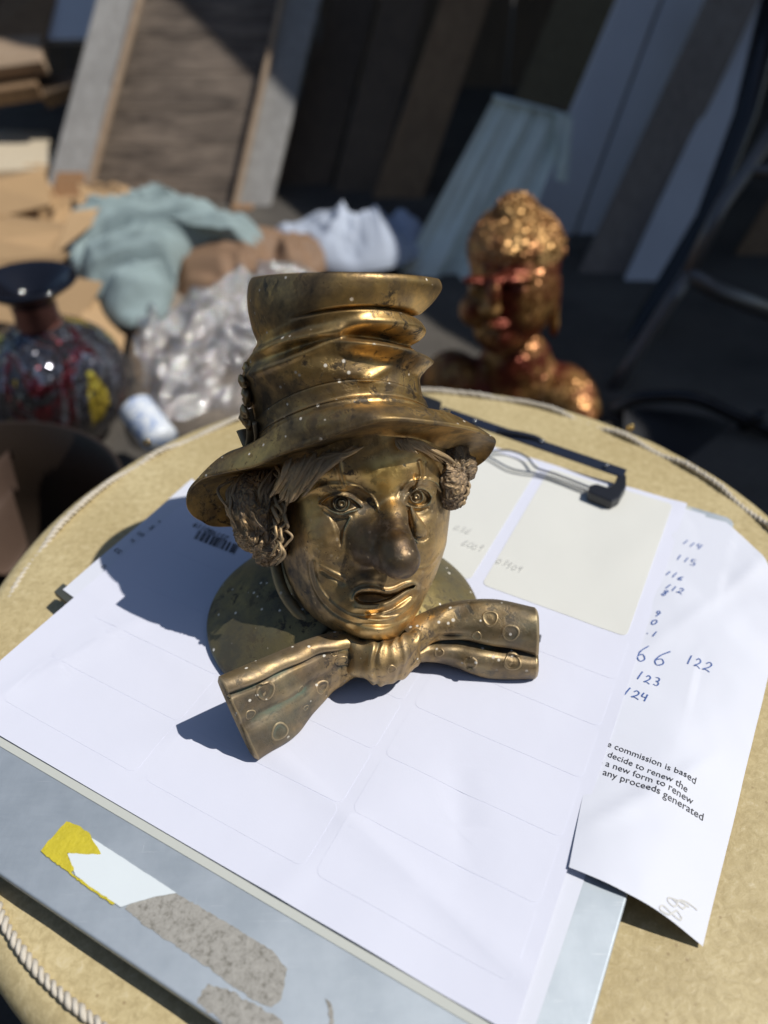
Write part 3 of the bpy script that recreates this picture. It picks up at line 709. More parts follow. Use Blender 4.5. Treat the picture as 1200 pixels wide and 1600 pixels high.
    cone((613, 806, 76), (619, 850, 100), 20, 28, 11)
    cone((586, 834, 64), (606, 868, 88), 31, 29, 13)      # broad left side of the nose
    cone((562, 822, 50), (574, 856, 64), 26, 25, 16)
    cone((621, 862, 110), (625, 874, 114), 31.5, 32.0, 8)
    return surface_nets(S, (xs[0], ys[0], zs[0]), st)
P_, F_ = sculpt_face()
face = bigmesh('head', B(P_[:, 0], P_[:, 1], P_[:, 2]), F_, M_face, bust)

# --- hat: crown of deformed rings
NT_, = (540,)
th = np.linspace(0, 2*math.pi, NT_, endpoint=False); ct, sn = np.cos(th), np.sin(th)
#       xL   yL   xR   yR   yF   zc  b
RK = [(400, 440, 676, 446, 441, 60, 128),   # inside lip
      (396, 433, 684, 436, 426, 62, 138),
      (389, 441, 689, 441, 428, 62, 143),
      (386, 462, 690, 453, 438, 61, 144),
      (388, 488, 677, 472, 457, 60, 141),
      (394, 513, 660, 489, 475, 58, 137),
      (398, 526, 652, 496, 484, 57, 135),   # crease under the flare
      (401, 536, 660, 507, 488, 56, 134),   # first fold
      (402, 543, 664, 519, 499, 55, 133),
      (399, 547, 656, 532, 513, 53, 132),
      (395, 552, 644, 541, 524, 52, 131),   # valley
      (388, 560, 658, 553, 530, 50, 131),
      (383, 568, 671, 564, 537, 48, 132),   # second fold
      (381, 580, 662, 577, 552, 45, 130),
      (384, 600, 656, 590, 568, 40, 129),
      (389, 632, 660, 610, 583, 32, 130),
      (394, 662, 664, 627, 592, 26, 132),
      (393, 667, 667, 631, 597, 24, 135),   # band
      (394, 680, 669, 636, 610, 20, 136),
      (395, 690, 671, 641, 621, 17, 137),
      (394, 694, 675, 645, 626, 16, 141),
      (393, 700, 679, 649, 632, 14, 143)]
NH = 330
K = crom(RK, np.linspace(0, len(RK)-1, NH)); hk = np.linspace(0, len(RK)-1, NH)
xL, yL, xR, yR, yF, zc, bb = [K[:, i][:, None] for i in range(7)]
a_ = (xR-xL)/2; xc_ = (xR+xL)/2
fr = np.clip(sn, 0, 1)[None, :]; bk = np.clip(-sn, 0, 1)[None, :]
H = hk[:, None]; TH = np.degrees(th)[None, :]
X = xc_+a_*ct[None, :]; ys_ = (yL+yR)/2+(yR-yL)/2*ct[None, :]
ymid = (yL+yR)/2
arch = ymid-yF
Y = ys_-arch*fr**1.35-arch*.55*bk**1.5; Z = zc+bb*sn[None, :]
# pocket folds pressed in on the right front
def bell(v, c, s_): return np.exp(-((v-c)/s_)**2)
fx = X
pk = bell(H, 10.0, .9)*np.clip((fx-532)/40, 0, 1)*np.clip(sn*3, 0, 1)
dep = 26*pk; lip = 9*bell(H, 12.0, .7)*np.clip((fx-520)/50, 0, 1)+7*bell(H, 8.3, .7)*np.clip((fx-540)/60, 0, 1)
cre = -15*bell(H, 6.0, .45)*np.clip((fx-450)/90, 0, 1)-6*bell(H, 10, 1.3)*np.clip((fx-480)/60, 0, 1)
wav = 4*np.sin(H*1.1+TH*.035)*bell(H, 13, 3.5)+2.2*np.sin(H*2.0-TH*.05)*bell(H, 10, 4)
ridge = 7*np.exp(-((Y-(548-.26*(X-400)))/9)**2)*np.clip((545-X)/60, 0, 1)*(H > 5)*(H < 15)
ridge = ridge+6*np.exp(-((Y-(588-.40*(X-385)))/7)**2)*np.clip((530-X)/70, 0, 1)*(H > 6)*(H < 16)-6*np.exp(-((Y-(566-.33*(X-395)))/8)**2)*np.clip((520-X)/70, 0, 1)*(H > 6)*(H < 16)
ridge = ridge+4*np.exp(-((Y-(600-.5*(X-560)))/8)**2)*np.clip((X-540)/40, 0, 1)*np.clip((640-X)/30, 0, 1)*(H > 12)*(H < 17)
rad = -dep+lip+cre+wav+ridge
band = 1.6*np.exp(-((H-17.0)/.35)**2)
for i, (hc, amp) in enumerate(((16.6, -2.2), (19.3, 2.2), (19.75, -1.6))): rad = rad+amp*bell(H, hc, .22)
nzx, nzz = ct[None, :], sn[None, :]
X = X+rad*nzx*.55; Z = Z+rad*nzz
Y = Y+6*pk*0+1.6*np.sin(TH*.04+H*.6)*bell(H, 12, 5)
rng = np.array([[fbm(ct[j]*2.2, sn[j]*2.2, hk[i]*.22, 3) for j in range(0, NT_, 6)] for i in range(0, NH, 6)])
rr = np.repeat(np.repeat(rng, 6, 0), 6, 1)[:NH, :NT_]
kx = np.exp(-(np.arange(-8, 9)/4.)**2); kx /= kx.sum()
rr = np.apply_along_axis(lambda v: np.convolve(np.pad(v, 8, mode='wrap'), kx, 'valid'), 1, rr); rr = np.apply_along_axis(lambda v: np.convolve(np.pad(v, 8, mode='edge'), kx, 'valid'), 0, rr)
amp_ = 3.2*np.clip((H-3)/4, 0, 1)
X += rr*nzx*amp_*.6; Z += rr*nzz*amp_
crownP = B(X, Y, Z)
cap = []
for s_, dz_ in ((.96, 3), (.8, 8), (.55, 10), (.3, 10), (.05, 10)):
    cxx, czz = 538, 60
    cap.append(B(cxx+(X[0]-cxx)*s_, Y[0]+dz_*.9, czz+(Z[0]-czz)*s_))
allP = np.concatenate([np.array(cap[::-1]), crownP]); nR = len(allP)
hat = mobj('hat', allP.reshape(-1, 3), gridfaces(nR, NT_, closev=True, flip=False), M_br, bust)

# brim: from the crown's foot out to a wavy edge and back underneath to the head
EK = [(0, 772, 688, 28), (12, 762, 678, 52), (30, 735, 666, 92), (60, 682, 657, 150), (90, 605, 651, 188), (110, 553, 663, 182), (128, 500, 682, 160), (145, 445, 701, 128), (158, 398, 722, 98),
      (170, 352, 732, 66), (181, 318, 742, 38), (190, 299, 758, 16), (198, 293, 775, 0), (208, 297, 792, -16), (220, 314, 806, -34), (238, 352, 816, -62), (270, 490, 800, -118), (300, 620, 768, -112), (325, 700, 742, -75), (345, 752, 716, -18)]
JK = [(0, 702, 704, 20), (30, 690, 700, 50), (60, 660, 690, 84), (90, 600, 686, 108), (120, 530, 700, 96), (150, 462, 722, 56), (180, 430, 742, 0), (215, 440, 756, -60), (270, 545, 740, -120), (325, 660, 722, -80)]
def per(keys, t):
    A = np.array([k[0] for k in keys]+[keys[0][0]+360.]); n = len(keys)
    return crom([k[1:] for k in keys], np.interp(t % 360, A, np.arange(n+1)), True)
tt = np.degrees(th); E_ = per(EK, tt); J_ = per(JK, tt); I_ = np.stack([X[-1], Y[-1], Z[-1]], 1)
rows = []
for r in np.linspace(0, 1, 34):
    p = I_*(1-r)+E_*r; bmp = 4*r*(1-r)
    lift = 9+5*np.clip(-np.cos(np.radians(tt-15)), 0, 1)
    p = p+np.stack([0*tt, -lift*bmp*np.clip(1-.75*np.clip(np.sin(np.radians(tt)), 0, 1), 0, 1), 5*bmp*np.ones_like(tt)], 1)
    p[:, 1] += 2.0*math.sin(r*9)*np.sin(np.radians(tt*2))
    rows.append(p)
dirE = (E_-I_); dirE /= np.linalg.norm(dirE, axis=1)[:, None]
for a in np.linspace(0, math.pi, 9)[1:-1]:
    rows.append(E_+dirE*3.0*math.sin(a)+np.array([0, 3.4, -1.2])*(1-math.cos(a)))
E2 = E_+np.array([0, 6.8, -2.4])
for r in np.linspace(0, 1, 26):
    p = E2*(1-r)+J_*r; bmp = 4*r*(1-r); p = p+np.array([0, -3*bmp, -9*bmp]); rows.append(p)
BR = np.array(rows); nb = len(BR)
mobj('brim', B(BR[..., 0], BR[..., 1], BR[..., 2]).reshape(-1, 3), gridfaces(nb, NT_, closev=True), M_br, hat if False else bust)

# torn silk flower on the left of the crown
V_all = []
rf = random.Random(5)
for k in range(9):
    cx0, cy0, cz0 = 384+rf.uniform(-5, 7), 575+k*11+rf.uniform(-4, 4), 66+rf.uniform(-12, 12)
    n1, n2 = 22, 14; V = []
    for i in range(n1):
        for j in range(n2):
            a = 2*math.pi*j/n2; t = math.pi*i/(n1-1); d = 1+.35*mnoise.noise(Vector((math.cos(a)*2+k, math.sin(a)*2, t*1.5)))
            V.append(B(cx0+7*d*math.sin(t)*math.cos(a)+3*math.cos(t), cy0+11*d*math.cos(t), cz0+11*d*math.sin(t)*math.sin(a)))
    V_all.append(([tuple(v) for v in V], gridfaces(n1, n2, closev=True)))
V, F = merge(V_all); mobj('hat_flower', V, F, M_br, bust)
rb = [((386, 640, 58), (392, 668, 50), (390, 690, 40), (384, 706, 34), (381, 722, 24)), ((398, 660, 76), (400, 685, 66), (396, 705, 52), (404, 722, 42)), ((378, 672, 20), (385, 695, 26), (392, 712, 20))]
for q in rb:  # ornament's hanging ends, coloured near black for the shadow there
    tube('shaded_ribbon', [tuple(B(*p)) for p in path(q, 18)], np.linspace(9, 3.5, 18)*SB, brass('shadow_brass', gold=(.12, .10, .07), mid=(.05, .045, .035), dark=(.02, .018, .015), bias=-.1), bust, 8, .4)

# --- hair: head-hugging mass with carved locks
def strands(name, items, ns=8, n=20, m=M_hair):
    parts = []
    for pts, r0, r1, wv in items:
        P = path(pts, n); t = np.linspace(0, 1, n); ph = random.uniform(0, 6.3)
        P = P+np.stack([np.sin(t*wv+ph), np.cos(t*wv*.9+ph)*.5, np.cos(t*wv+ph)], 1)*(2.2*np.sin(np.pi*t))[:, None]*(wv > 0)
        R = (r0*(1-t)+r1*t)*np.clip(np.sin(np.pi*(t*.94+.04))*1.6, .12, 1)
        V, F = tube_mesh(B(P[:, 0], P[:, 1], P[:, 2]), R*SB, ns); parts.append((V, F))
    V, F = merge(parts); return mobj(name, V, F, m, bust)
def blob(cx, cy, cz, rx, ry, rz, nA=70, nB=50, amp=.1, fr_=3, seed=0, stripe=0):
    V = []
    for i in range(nA):
        for j in range(nB):
            t = math.pi*i/(nA-1); a = 2*math.pi*j/nB; d = Vector((math.sin(t)*math.cos(a), math.cos(t), math.sin(t)*math.sin(a)))
            k = 1+amp*mnoise.fractal(d*fr_+Vector((seed, 0, 0)), .9, 2.1, 4)+stripe*math.sin(a*17+3*mnoise.noise(d*2))
            V.append(tuple(B(cx+rx*d.x*k, cy+ry*d.y*k, cz+rz*d.z*k)))
    return V, gridfaces(nA, nB, closev=True)
def mass(cx, cy, cz, rx, ry, rz, seed, amp, lift, fr_=(.05, .018, .05), nA=190, nB=260):
    """swollen lump whose surface is combed into ridged wavy locks"""
    V = []
    for i in range(nA):
        t = math.pi*i/(nA-1); st_, cz_ = math.sin(t), math.cos(t)
        for j in range(nB):
            a = 2*math.pi*j/nB; dx, dy, dz = st_*math.cos(a), -cz_, st_*math.sin(a)
            x, y, z = cx+rx*dx, cy+ry*dy, cz+rz*dz
            w1 = mnoise.noise(Vector((x*.022+seed, y*.022, z*.02)))
            q = Vector((x*fr_[0]+w1*1.5+seed, y*fr_[1]+w1*.8, z*fr_[2]))
            r1 = 1-abs(mnoise.noise(q))*2.6; r2 = 1-abs(mnoise.noise(q*2.3+Vector((4, 0, 0))))*2.6; r3 = 1-abs(mnoise.noise(q*4.6))*2.6
            d = lift*w1+amp*(.9*r1+.45*r2+.24*r3)
            V.append(tuple(B(x+d*dx, y+d*dy*.8, z+d*dz)))
    return V, gridfaces(nA, nB, closev=True)
V, F = merge([blob(566, 790, -52, 126, 118, 84, amp=.10, seed=1), mass(402, 797, 0, 41, 62, 44, 2.3, 6.0, 12, (.075, .035, .07)), mass(420, 846, -6, 27, 34, 34, 7.1, 5.0, 8, (.08, .035, .07), 140, 170),
              mass(709, 742, 4, 25, 50, 42, 4.7, 4.5, 12, (.08, .05, .08), 150, 190), mass(726, 730, 2, 15, 20, 20, 1.7, 4.0, 7, (.09, .07, .09), 80, 110), mass(714, 768, 2, 15, 20, 20, 8.7, 4.0, 7, (.09, .06, .09), 80, 110), mass(708, 712, 14, 16, 14, 20, 6.1, 3.0, 6, (.09, .09, .09), 80, 110), mass(704, 748, 8, 14, 40, 30, 5.1, 3.5, 6, (.08, .05, .08), 100, 120)])
mobj('hair', V, F, M_hair, bust)
items = []
R4 = random.Random(11)
for k in range(30):        # left mass: heavy wavy locks falling down and outward
    a = R4.random(); x0 = 374+66*a+R4.uniform(-6, 6); y0 = 740-8*a+R4.uniform(-4, 12); z0 = 4+30*a+R4.uniform(-4, 6)
    x1 = 356+74*a+R4.uniform(-5, 5); y1 = 806+62*a+R4.uniform(-18, 10); z1 = 8+10*math.sin(a*3)+R4.uniform(-10, 6)
    xm = (x0+x1)/2-10*(1-a)+R4.uniform(-12, 12)
    items.append(([(x0, y0, z0), (xm+R4.uniform(-9, 9), y0+(y1-y0)*.3, z0+10), (xm+R4.uniform(-10, 10), y0+(y1-y0)*.65, z1+12), (x1, y1, z1)], R4.uniform(2.2, 4.2), R4.uniform(1.6, 3.2), R4.uniform(6, 16)))
for k in range(18):        # lumpy edge in front of the ear
    t = k/17; x = 437+R4.uniform(-8, 10); y = 738+120*t
    items.append(([(x-6, y-14, 40), (x+5+R4.uniform(-5, 5), y, 50), (x+2+R4.uniform(-4, 4), y+14, 48), (x-9, y+26, 36)], R4.uniform(2.2, 4.2), 2.0, 7))
strands('hair_lock', items, 10, 30)
items = []
for k in range(34):        # fringe swept from under the brim to the left temple
    t = k/33; x0 = 455+115*t+R4.uniform(-5, 5); y0 = 716-20*t+R4.uniform(-3, 4); z0 = 92+24*t
    x1 = 424+84*t+R4.uniform(-5, 5)-10*t; y1 = 770+18*math.sin(t*3.1)-46*t*t+R4.uniform(-6, 8); z1 = 66+30*t
    items.append(([(x0, y0, z0), (x0*.62+x1*.38, y0*.6+y1*.4, z0+2), (x1+8, y1-10, z1+12), (x1, y1, z1+3)], R4.uniform(3.4, 6.2), 1.6, 5))
strands('hair_fringe', items, 9, 26)
items = []
for k in range(18):        # short locks above the right eye
    t = k/17; x0 = 618+36*t+R4.uniform(-4, 4); y0 = 686+2*t+R4.uniform(-3, 3)
    items.append(([(x0, y0, 112-10*t), (x0+22, y0+8+6*t, 106-14*t), (x0+46, y0+20+7*t, 88-16*t), (x0+62, y0+34+6*t, 66-14*t)], R4.uniform(2.2, 3.8), 1.4, 3))
for k in range(6): items.append(([(618+k*3, 684, 112), (620+k*4, 694, 114), (628+k*5, 704+k, 112)], 3.2, 2.0, 3))
strands('hair_fringe', items)
items = []
for k in range(30):        # right curls, half sunk in the mass
    a = R4.uniform(0, 6.3); y = 708+74*R4.random(); x = 703+R4.uniform(0, 26)*(1-((y-735)/75)**2*.5); z = 30+R4.uniform(-14, 4)-(x-700)*.5; s_ = R4.uniform(4, 9)
    items.append(([(x+s_*math.cos(a+q), y+s_*math.sin(a+q), z+q*1.2) for q in (0, .9, 1.8, 2.8)], R4.uniform(2.6, 4.6), 1.8, 0))
for k in range(10):
    x = 700+R4.uniform(-2, 5); items.append(([(x, 728+k*2, 38), (x+5, 750, 34), (x+3, 772, 28), (x-3, 792, 20)], 4.0, 2, 3))
strands('hair_curl', items, 9, 24)

# --- base: dome, neck and collar
V = []; prof = []
for k in range(7): a = math.pi*k/12; prof.append((1.0-.012*(1-math.cos(a)) if 0 else 1.0, 0))
prof = [(.99, 0.0), (1.0, .0012), (1.0, .0038), (.992, .0055), (.98, .0066)]+[(r, .0066+.038*(1-(r/.98)**2.0)) for r in np.linspace(.96, .40, 26)]+[(.38, .045), (.36, .055), (.35, .075), (.34, .09)]
nA = 240
for (r, z) in prof:
    for k in range(nA):
        a = 2*math.pi*k/nA; x = .094*r*math.cos(a); y = .084*r*math.sin(a)
        q_ = min(1, max(0, (-.0-x)/.045)); lim = .036+.053*q_*q_*(3-2*q_)
        if y < -lim: y = -lim-(abs(y)-lim)*.12
        if r < .4: x = x*1.05+.004; y = y*.9-.003-.1*(z-.04)
        V.append((-.0275+x, .362+y, .001+z+.0004*math.sin(a*5)*(r < .98)))
mobj('base', V, gridfaces(len(prof), nA, closev=True), M_base, bust)
cl = path([(438, 842, -84), (430, 868, -70), (435, 902, -60), (448, 934, -52), (472, 964, -46), (508, 987, -40), (548, 1003, -36), (600, 1012, -44)], 60)
tube('collar', B(cl[:, 0], cl[:, 1], cl[:, 2]), 9.5*SB*np.clip(np.sin(np.linspace(.12, 3.0, 60))*1.8, .5, 1), M_base, bust, 16, 1.0)

# --- bow tie: two wings and the knot
def wing(T, Bt, thick, fold, tip_in, name='bow_wing', bulge=.010):
    nS, nV = 120, 90; s = np.linspace(0, 1, nS)
    Tw = crom([tuple(at(*p)) for p in T], s*(len(T)-1)); Bw_ = crom([tuple(at(*p)) for p in Bt], s*(len(Bt)-1)); V = []
    for i in range(nS):
        t, b = Tw[i], Bw_[i]; dv = b-t; ds = Tw[min(i+1, nS-1)]-Tw[max(i-1, 0)]+Bw_[min(i+1, nS-1)]-Bw_[max(i-1, 0)]
        n = np.cross(dv, ds); n /= np.linalg.norm(n)
        if n@(np.array([0, 0, CAM_H])-t) < 0: n = -n
        w_ = np.linalg.norm(dv)
        for j in range(nV):
            a = 2*math.pi*j/nV; c_ = math.cos(a); v = .5-.5*np.sign(c_)*abs(c_)**.9; sn_ = math.sin(a); side = np.sign(sn_)*abs(sn_)**.5
            th_ = thick(s[i]); off = side*th_
            if side > 0: off += fold(s[i], v)*min(1, side*1.3)
            p = t+dv*v+n*(off-th_*.6)
            V.append(p)
    V = np.array(V).reshape(nS, nV, 3)
    endc = V[-1].mean(0)
    extra = [endc+(V[-1]-endc)*q+np.array([0, 0, 0]) for q in (.92, .7, .4, .1)]
    d_ = (V[-1].mean(0)-V[-6].mean(0)); d_ /= np.linalg.norm(d_)
    extra = [e+d_*k for e, k in zip(extra, (.0016, -.0004, -.003, -.004))] if tip_in else extra
    V = np.concatenate([V, np.array(extra)]); V[..., 2] = np.maximum(V[..., 2], .0006)
    F = gridfaces(nS+4, nV, closev=True); o = mobj(name, V.reshape(-1, 3), F, M_bow, bust, recalc=True)
    return o, BVHTree.FromPolygons([Vector(p) for p in V.reshape(-1, 3)], F)
def gs(v, c, w_): return math.exp(-((v-c)/w_)**2)
def foldL(s, v):
    k = min(1, s*1.6)
    return (.0030*gs(v, .06, .12)-.0034*gs(v, .165, .026)+.0008*gs(v, .40, .08)-.0018*gs(v, .53, .05)+.0010*gs(v, .64, .10)+.0020*gs(v, .88, .16))*k+.0007*math.sin(s*9+v*5)+.0006*math.sin(s*23+v*9)
def foldR(s, v):
    k = min(1, s*2.2); c = .60-.06*math.sin(s*3)
    return .0035*gs(v, .30, .22)*k-.0095*gs(v, c+.02, .035)*k*min(1, max(0, (1.06-s)/.25))+.0042*gs(v, .78, .15)*k-.0030*gs(v, .42, .035)*gs(s, .45, .10)+.0009*math.sin(s*8+v*4)+.0006*math.sin(s*21+v*9)
wl, bvL = wing([(562, 1000, .042), (528, 1001, .046), (480, 1012, .050), (415, 1035, .054), (348, 1063, .056)],
               [(566, 1058, .012), (535, 1070, .008), (504, 1098, .004), (466, 1148, .002), (404, 1188, .001)], lambda s: .0085-.002*s, foldL, True)
wr, bvR = wing([(640, 992, .036), (672, 964, .040), (715, 946, .044), (775, 941, .046), (838, 957, .044)],
               [(636, 1042, .012), (672, 1036, .010), (712, 1044, .006), (760, 1062, .003), (836, 1064, .002)], lambda s: .0085+.001*s, foldR, True)
# knot: bundled cloth
V = []; nS, nV = 70, 72
kk = path([tuple(at(*p)) for p in ((545, 1022, .028), (572, 1032, .029), (600, 1036, .028), (630, 1026, .028), (655, 1008, .028))], nS)
for i in range(nS):
    s = i/(nS-1); R = .0150*(.66+.34*math.sin(math.pi*s)**.6)+.0012*math.sin(s*6*math.pi+.5)-.0028*gs(s, .40, .05)-.0020*gs(s, .70, .045)+.001*gs(s, .93, .04)
    for j in range(nV):
        a = 2*math.pi*j/nV; V.append((kk[i][0]+.0012*math.sin(a*3+s*9), kk[i][1]+R*.80*math.cos(a)*(1+.06*math.sin(a*4+s*7)), max(.0012, kk[i][2]+R*1.15*math.sin(a))))
F = gridfaces(nS, nV, closev=True)+[tuple(range(nV)), tuple((nS-1)*nV+k for k in range(nV))[::-1]]
mobj('bow_knot', V, F, M_bow, bust, recalc=True); bvK = BVHTree.FromPolygons([Vector(p) for p in V], gridfaces(nS, nV, closev=True))
def dot(px, py, rpx, bv):
    h = bv.ray_cast(Vector((0, 0, CAM_H)), ray(px, py).normalized())
    if h[0] is None: return
    n = h[1]; n = n if n.dot(ray(px, py)) < 0 else -n
    D = (h[0]-Vector((0, 0, CAM_H))).length; R = rpx/1200*D*.92; q = n.to_track_quat('Z', 'Y').to_matrix(); c = h[0]; V = []
    prof = [(0.02, .05), (.4, .06), (.62, .02), (.78, .12), (.88, .26), (.97, .22), (1.06, .02), (1.12, -.4)]
    for r, z in prof:
        for k in range(26):
            a = 2*math.pi*k/26; wob = 1+.06*math.sin(a*3+px)
            p = q @ Vector((r*R*math.cos(a)*wob, r*R*math.sin(a)*wob, 0)); w0 = c+p
            hh = bv.ray_cast(w0+n*.012, -n, .03); base = hh[0] if hh[0] is not None and abs((hh[0]-w0).dot(n)) < R*.35 else w0
            V.append(tuple(base+n*(z*R*.42)))
    mobj('polka_dot', V, gridfaces(len(prof), 26, closev=True), M_bow, bust, recalc=False)
for px, py, r in ((415, 1080, 16), (391, 1117, 9), (437, 1143, 15), (503, 1074, 12), (534, 1033, 11), (470, 1077, 6), (522, 1020, 6), (478, 1106, 5)): dot(px, py, r, bvL)
for px, py, r in ((766, 966, 13), (798, 989, 14), (735, 1037, 11), (801, 1034, 14), (686, 1019, 8), (745, 994, 8)): dot(px, py, r, bvR)
dot(612, 1046, 8, bvK)
# ------------------------------------------------------------------ the yard behind the drum
def gp(px, py): return at(px, py, ZG)
def board_px(xl0, xr0, y0, xl1, xr1, y1, lean, th, m, name='board', parent=None, up=1.0, Y0=None, bev=.004):
    """a board from its foot (xl0..xr0 at y0) to where it crosses y1, leaning back by lean metres of depth"""
    yb = Y0 or gp((xl0+xr0)/2, y0).y
    a, b = W(xl0, y0, yb), W(xr0, y0, yb); d, c = W(xl1, y1, yb+lean), W(xr1, y1, yb+lean)
    d2 = a+(d-a)*up; c2 = b+(c-b)*up
    return plank(name, [a, b, c2, d2], th, m, parent, bev)
M_wgrey = wood('weathered_grey_wood', (.30, .29, .27), (.50, .49, .47), grain=(9, 9, 1.2), sc=5)
M_ply = wood('old_plywood', (.05, .036, .026), (.33, .26, .20), grain=(1.5, 4, 9), sc=4)
M_dark = wood('dark_board_wood', (.11, .078, .05), (.19, .13, .08), grain=(9, 9, 1), sc=4)
M_brown = wood('brown_board_wood', (.24, .145, .075), (.36, .23, .12), grain=(9, 9, 1), sc=4)
M_tan = wood('pale_plank_wood', (.36, .25, .16), (.52, .40, .28), grain=(1, 9, 9), sc=4)
M_blue = simple('blue_grey_paint', (.62, .63, .66), .5, nscale=5, bump=.1); M_olive = wood('olive_board_wood', (.17, .135, .075), (.26, .205, .115), grain=(9, 9, 1))
M_rust = wood('raw_end_wood', (.38, .20, .09), (.50, .30, .15))
# framed plywood panel
fp = thing('framed_panel', gp(240, 335), 'old plywood panel framed by two weathered grey stiles, leaning behind the teal towel', 'panel')
board_px(126, 372, 338, 214, 446, 0, .38, .012, M_ply, 'plywood', fp, 1.25, Y0=2.50)
for i in range(6):                       # battens of the panel face
    t0, t1 = i/6+.0012, (i+1)/6-.0012; Yb = 2.49
    def L_(t): return (126+(214-126)*t, 338-338*t)
    a, b = W(126+(88)*t0, 338*(1-t0), Yb+.38*t0), W(372+74*t0, 338*(1-t0), Yb+.38*t0)
    c, d = W(372+74*t1, 338*(1-t1), Yb+.38*t1), W(126+88*t1, 338*(1-t1), Yb+.38*t1)
    plank('panel_board', [a, b, c, d], .006, M_ply, fp, .001)
o1 = board_px(66, 128, 318, 150, 214, 0, .40, .03, M_wgrey, 'stile', fp, 1.25, Y0=2.44)
o2 = board_px(360, 412, 362, 440, 500, 0, .40, .03, M_wgrey, 'stile', fp, 1.25, Y0=2.44)
board_px(78, 128, 319, 88, 132, 268, .055, .012, M_rust, 'stile_foot', fp, 1, Y0=2.425)
board_px(356, 392, 350, 362, 396, 318, .035, .012, M_rust, 'stile_foot', fp, 1, Y0=2.425)
board_px(122, 132, 330, 210, 221, 0, .38, .02, M_tan, 'stile_edge', fp, 1.2, Y0=2.425); board_px(354, 363, 352, 434, 443, 0, .38, .02, M_tan, 'stile_edge', fp, 1.2, Y0=2.428)
# boards stacked upright behind
bd = [(404, 500, 352, 520, 590, 0, .4, M_dark, 'nearly black board leaning right beside the framed panel', 2.62),
      (505, 575, 356, 596, 668, 0, .35, M_dark, 'dark brown board leaning between the framed panel and the lighter brown board', 2.56),
      (560, 640, 372, 690, 765, 0, .32, M_brown, 'brown board leaning just left of the black gap and pale green draped cloth', 2.50),
      (690, 800, 430, 868, 962, 0, .42, M_olive, 'olive brown board leaning behind the top of the draped cloth', 2.62),
      (880, 962, 480, 1104, 1186, 0, .34, M_brown, 'grey brown board leaning between the two blue grey panels', 1.92)]
for k, (a, b, y0, c, d, y1, ln_, m, lab_, Y) in enumerate(bd):
    o = board_px(a, b, y0, c, d, y1, ln_, .03, m, 'leaning_board', None, 1.2, Y0=Y); props(o, lab_, 'board', 'boards leaning against the fence')
M_gbr = wood('grey_brown_wood', (.24, .20, .17), (.38, .33, .28), grain=(9, 9, 1)); o.data.materials[0] = M_gbr
door = thing('grooved_board', gp(800, 430), 'wide blue grey painted panel with a groove, leaning behind the gold figure', 'board')
board_px(745, 838, 520, 964, 1032, 0, .36, .03, M_blue, 'panel_leaf', door, 1.2, Y0=2.12); board_px(842, 905, 520, 1036, 1104, 0, .36, .026, M_blue, 'panel_leaf', door, 1.2, Y0=2.125)
o = board_px(958, 1018, 478, 1150, 1225, 60, .36, .025, M_blue, 'painted_board', None, 1.2, Y0=1.88); props(o, 'narrow blue grey panel leaning between the grey brown board and the black ladder', 'board')
# back fence of upright boards
fence = thing('back_fence', (0, 4.2, ZG), 'dark upright board fence at the back of the yard', 'fence')
for k in range(22):
    x = -3.3+.30*k; me = None
    V, F = prism([(x, 4.2), (x+.29, 4.2+.004*(k % 3)), (x+.29, 4.225), (x, 4.225)], ZG, 1.5)
    mobj('fence_board', V, F, M_dark, fence, smooth=False, recalc=True)
# unseen roof, added and shaped to cast shade over the right of the yard
Q = []
for p in (W(255, -20, 2.9), W(445, 172, 2.68), ):
    k = (1.75-p.z)/sdir.z; Q.append(p+sdir*k)
e = (Q[1]-Q[0]).normalized(); a0 = Q[0]-e*2.0; a1 = Q[1]+e*.10
tg = W(735, 320, 1.62); tg = tg+sdir*((1.75-tg.z)/sdir.z)
poly = [(a0.x, a0.y), (a1.x, a1.y), (tg.x+.16, tg.y), (tg.x+.5, tg.y-.45), (tg.x+.55, .2), (6, .2), (6, 7), (a0.x, 7)]
canopy = thing('shade_canopy', (3.5, 3, ZG), 'unseen roof added to shade the right of the yard', 'roof')
V, F = prism(poly, 1.75, 1.79); mobj('shade_sheet', V, F, M_dark, canopy, smooth=False, recalc=True)
for x, y in ((5.8, .4), (5.8, 6.8)):
    V, F = prism([(x, y), (x+.1, y), (x+.1, y+.1), (x, y+.1)], ZG, 1.75); mobj('shade_post', V, F, M_dark, canopy, smooth=False, recalc=True)

yw = thing('reflected_wall', (0, -2.6, ZG), 'unseen dark wall added behind the camera to darken reflections', 'wall')  # unseen wall, put in so the brass reflects something dark
V, F = prism([(-5, -2.6), (5, -2.6), (5, -2.75), (-5, -2.75)], ZG, 2.6); mobj('wall_face', V, F, M_brown, yw, smooth=False, recalc=True)
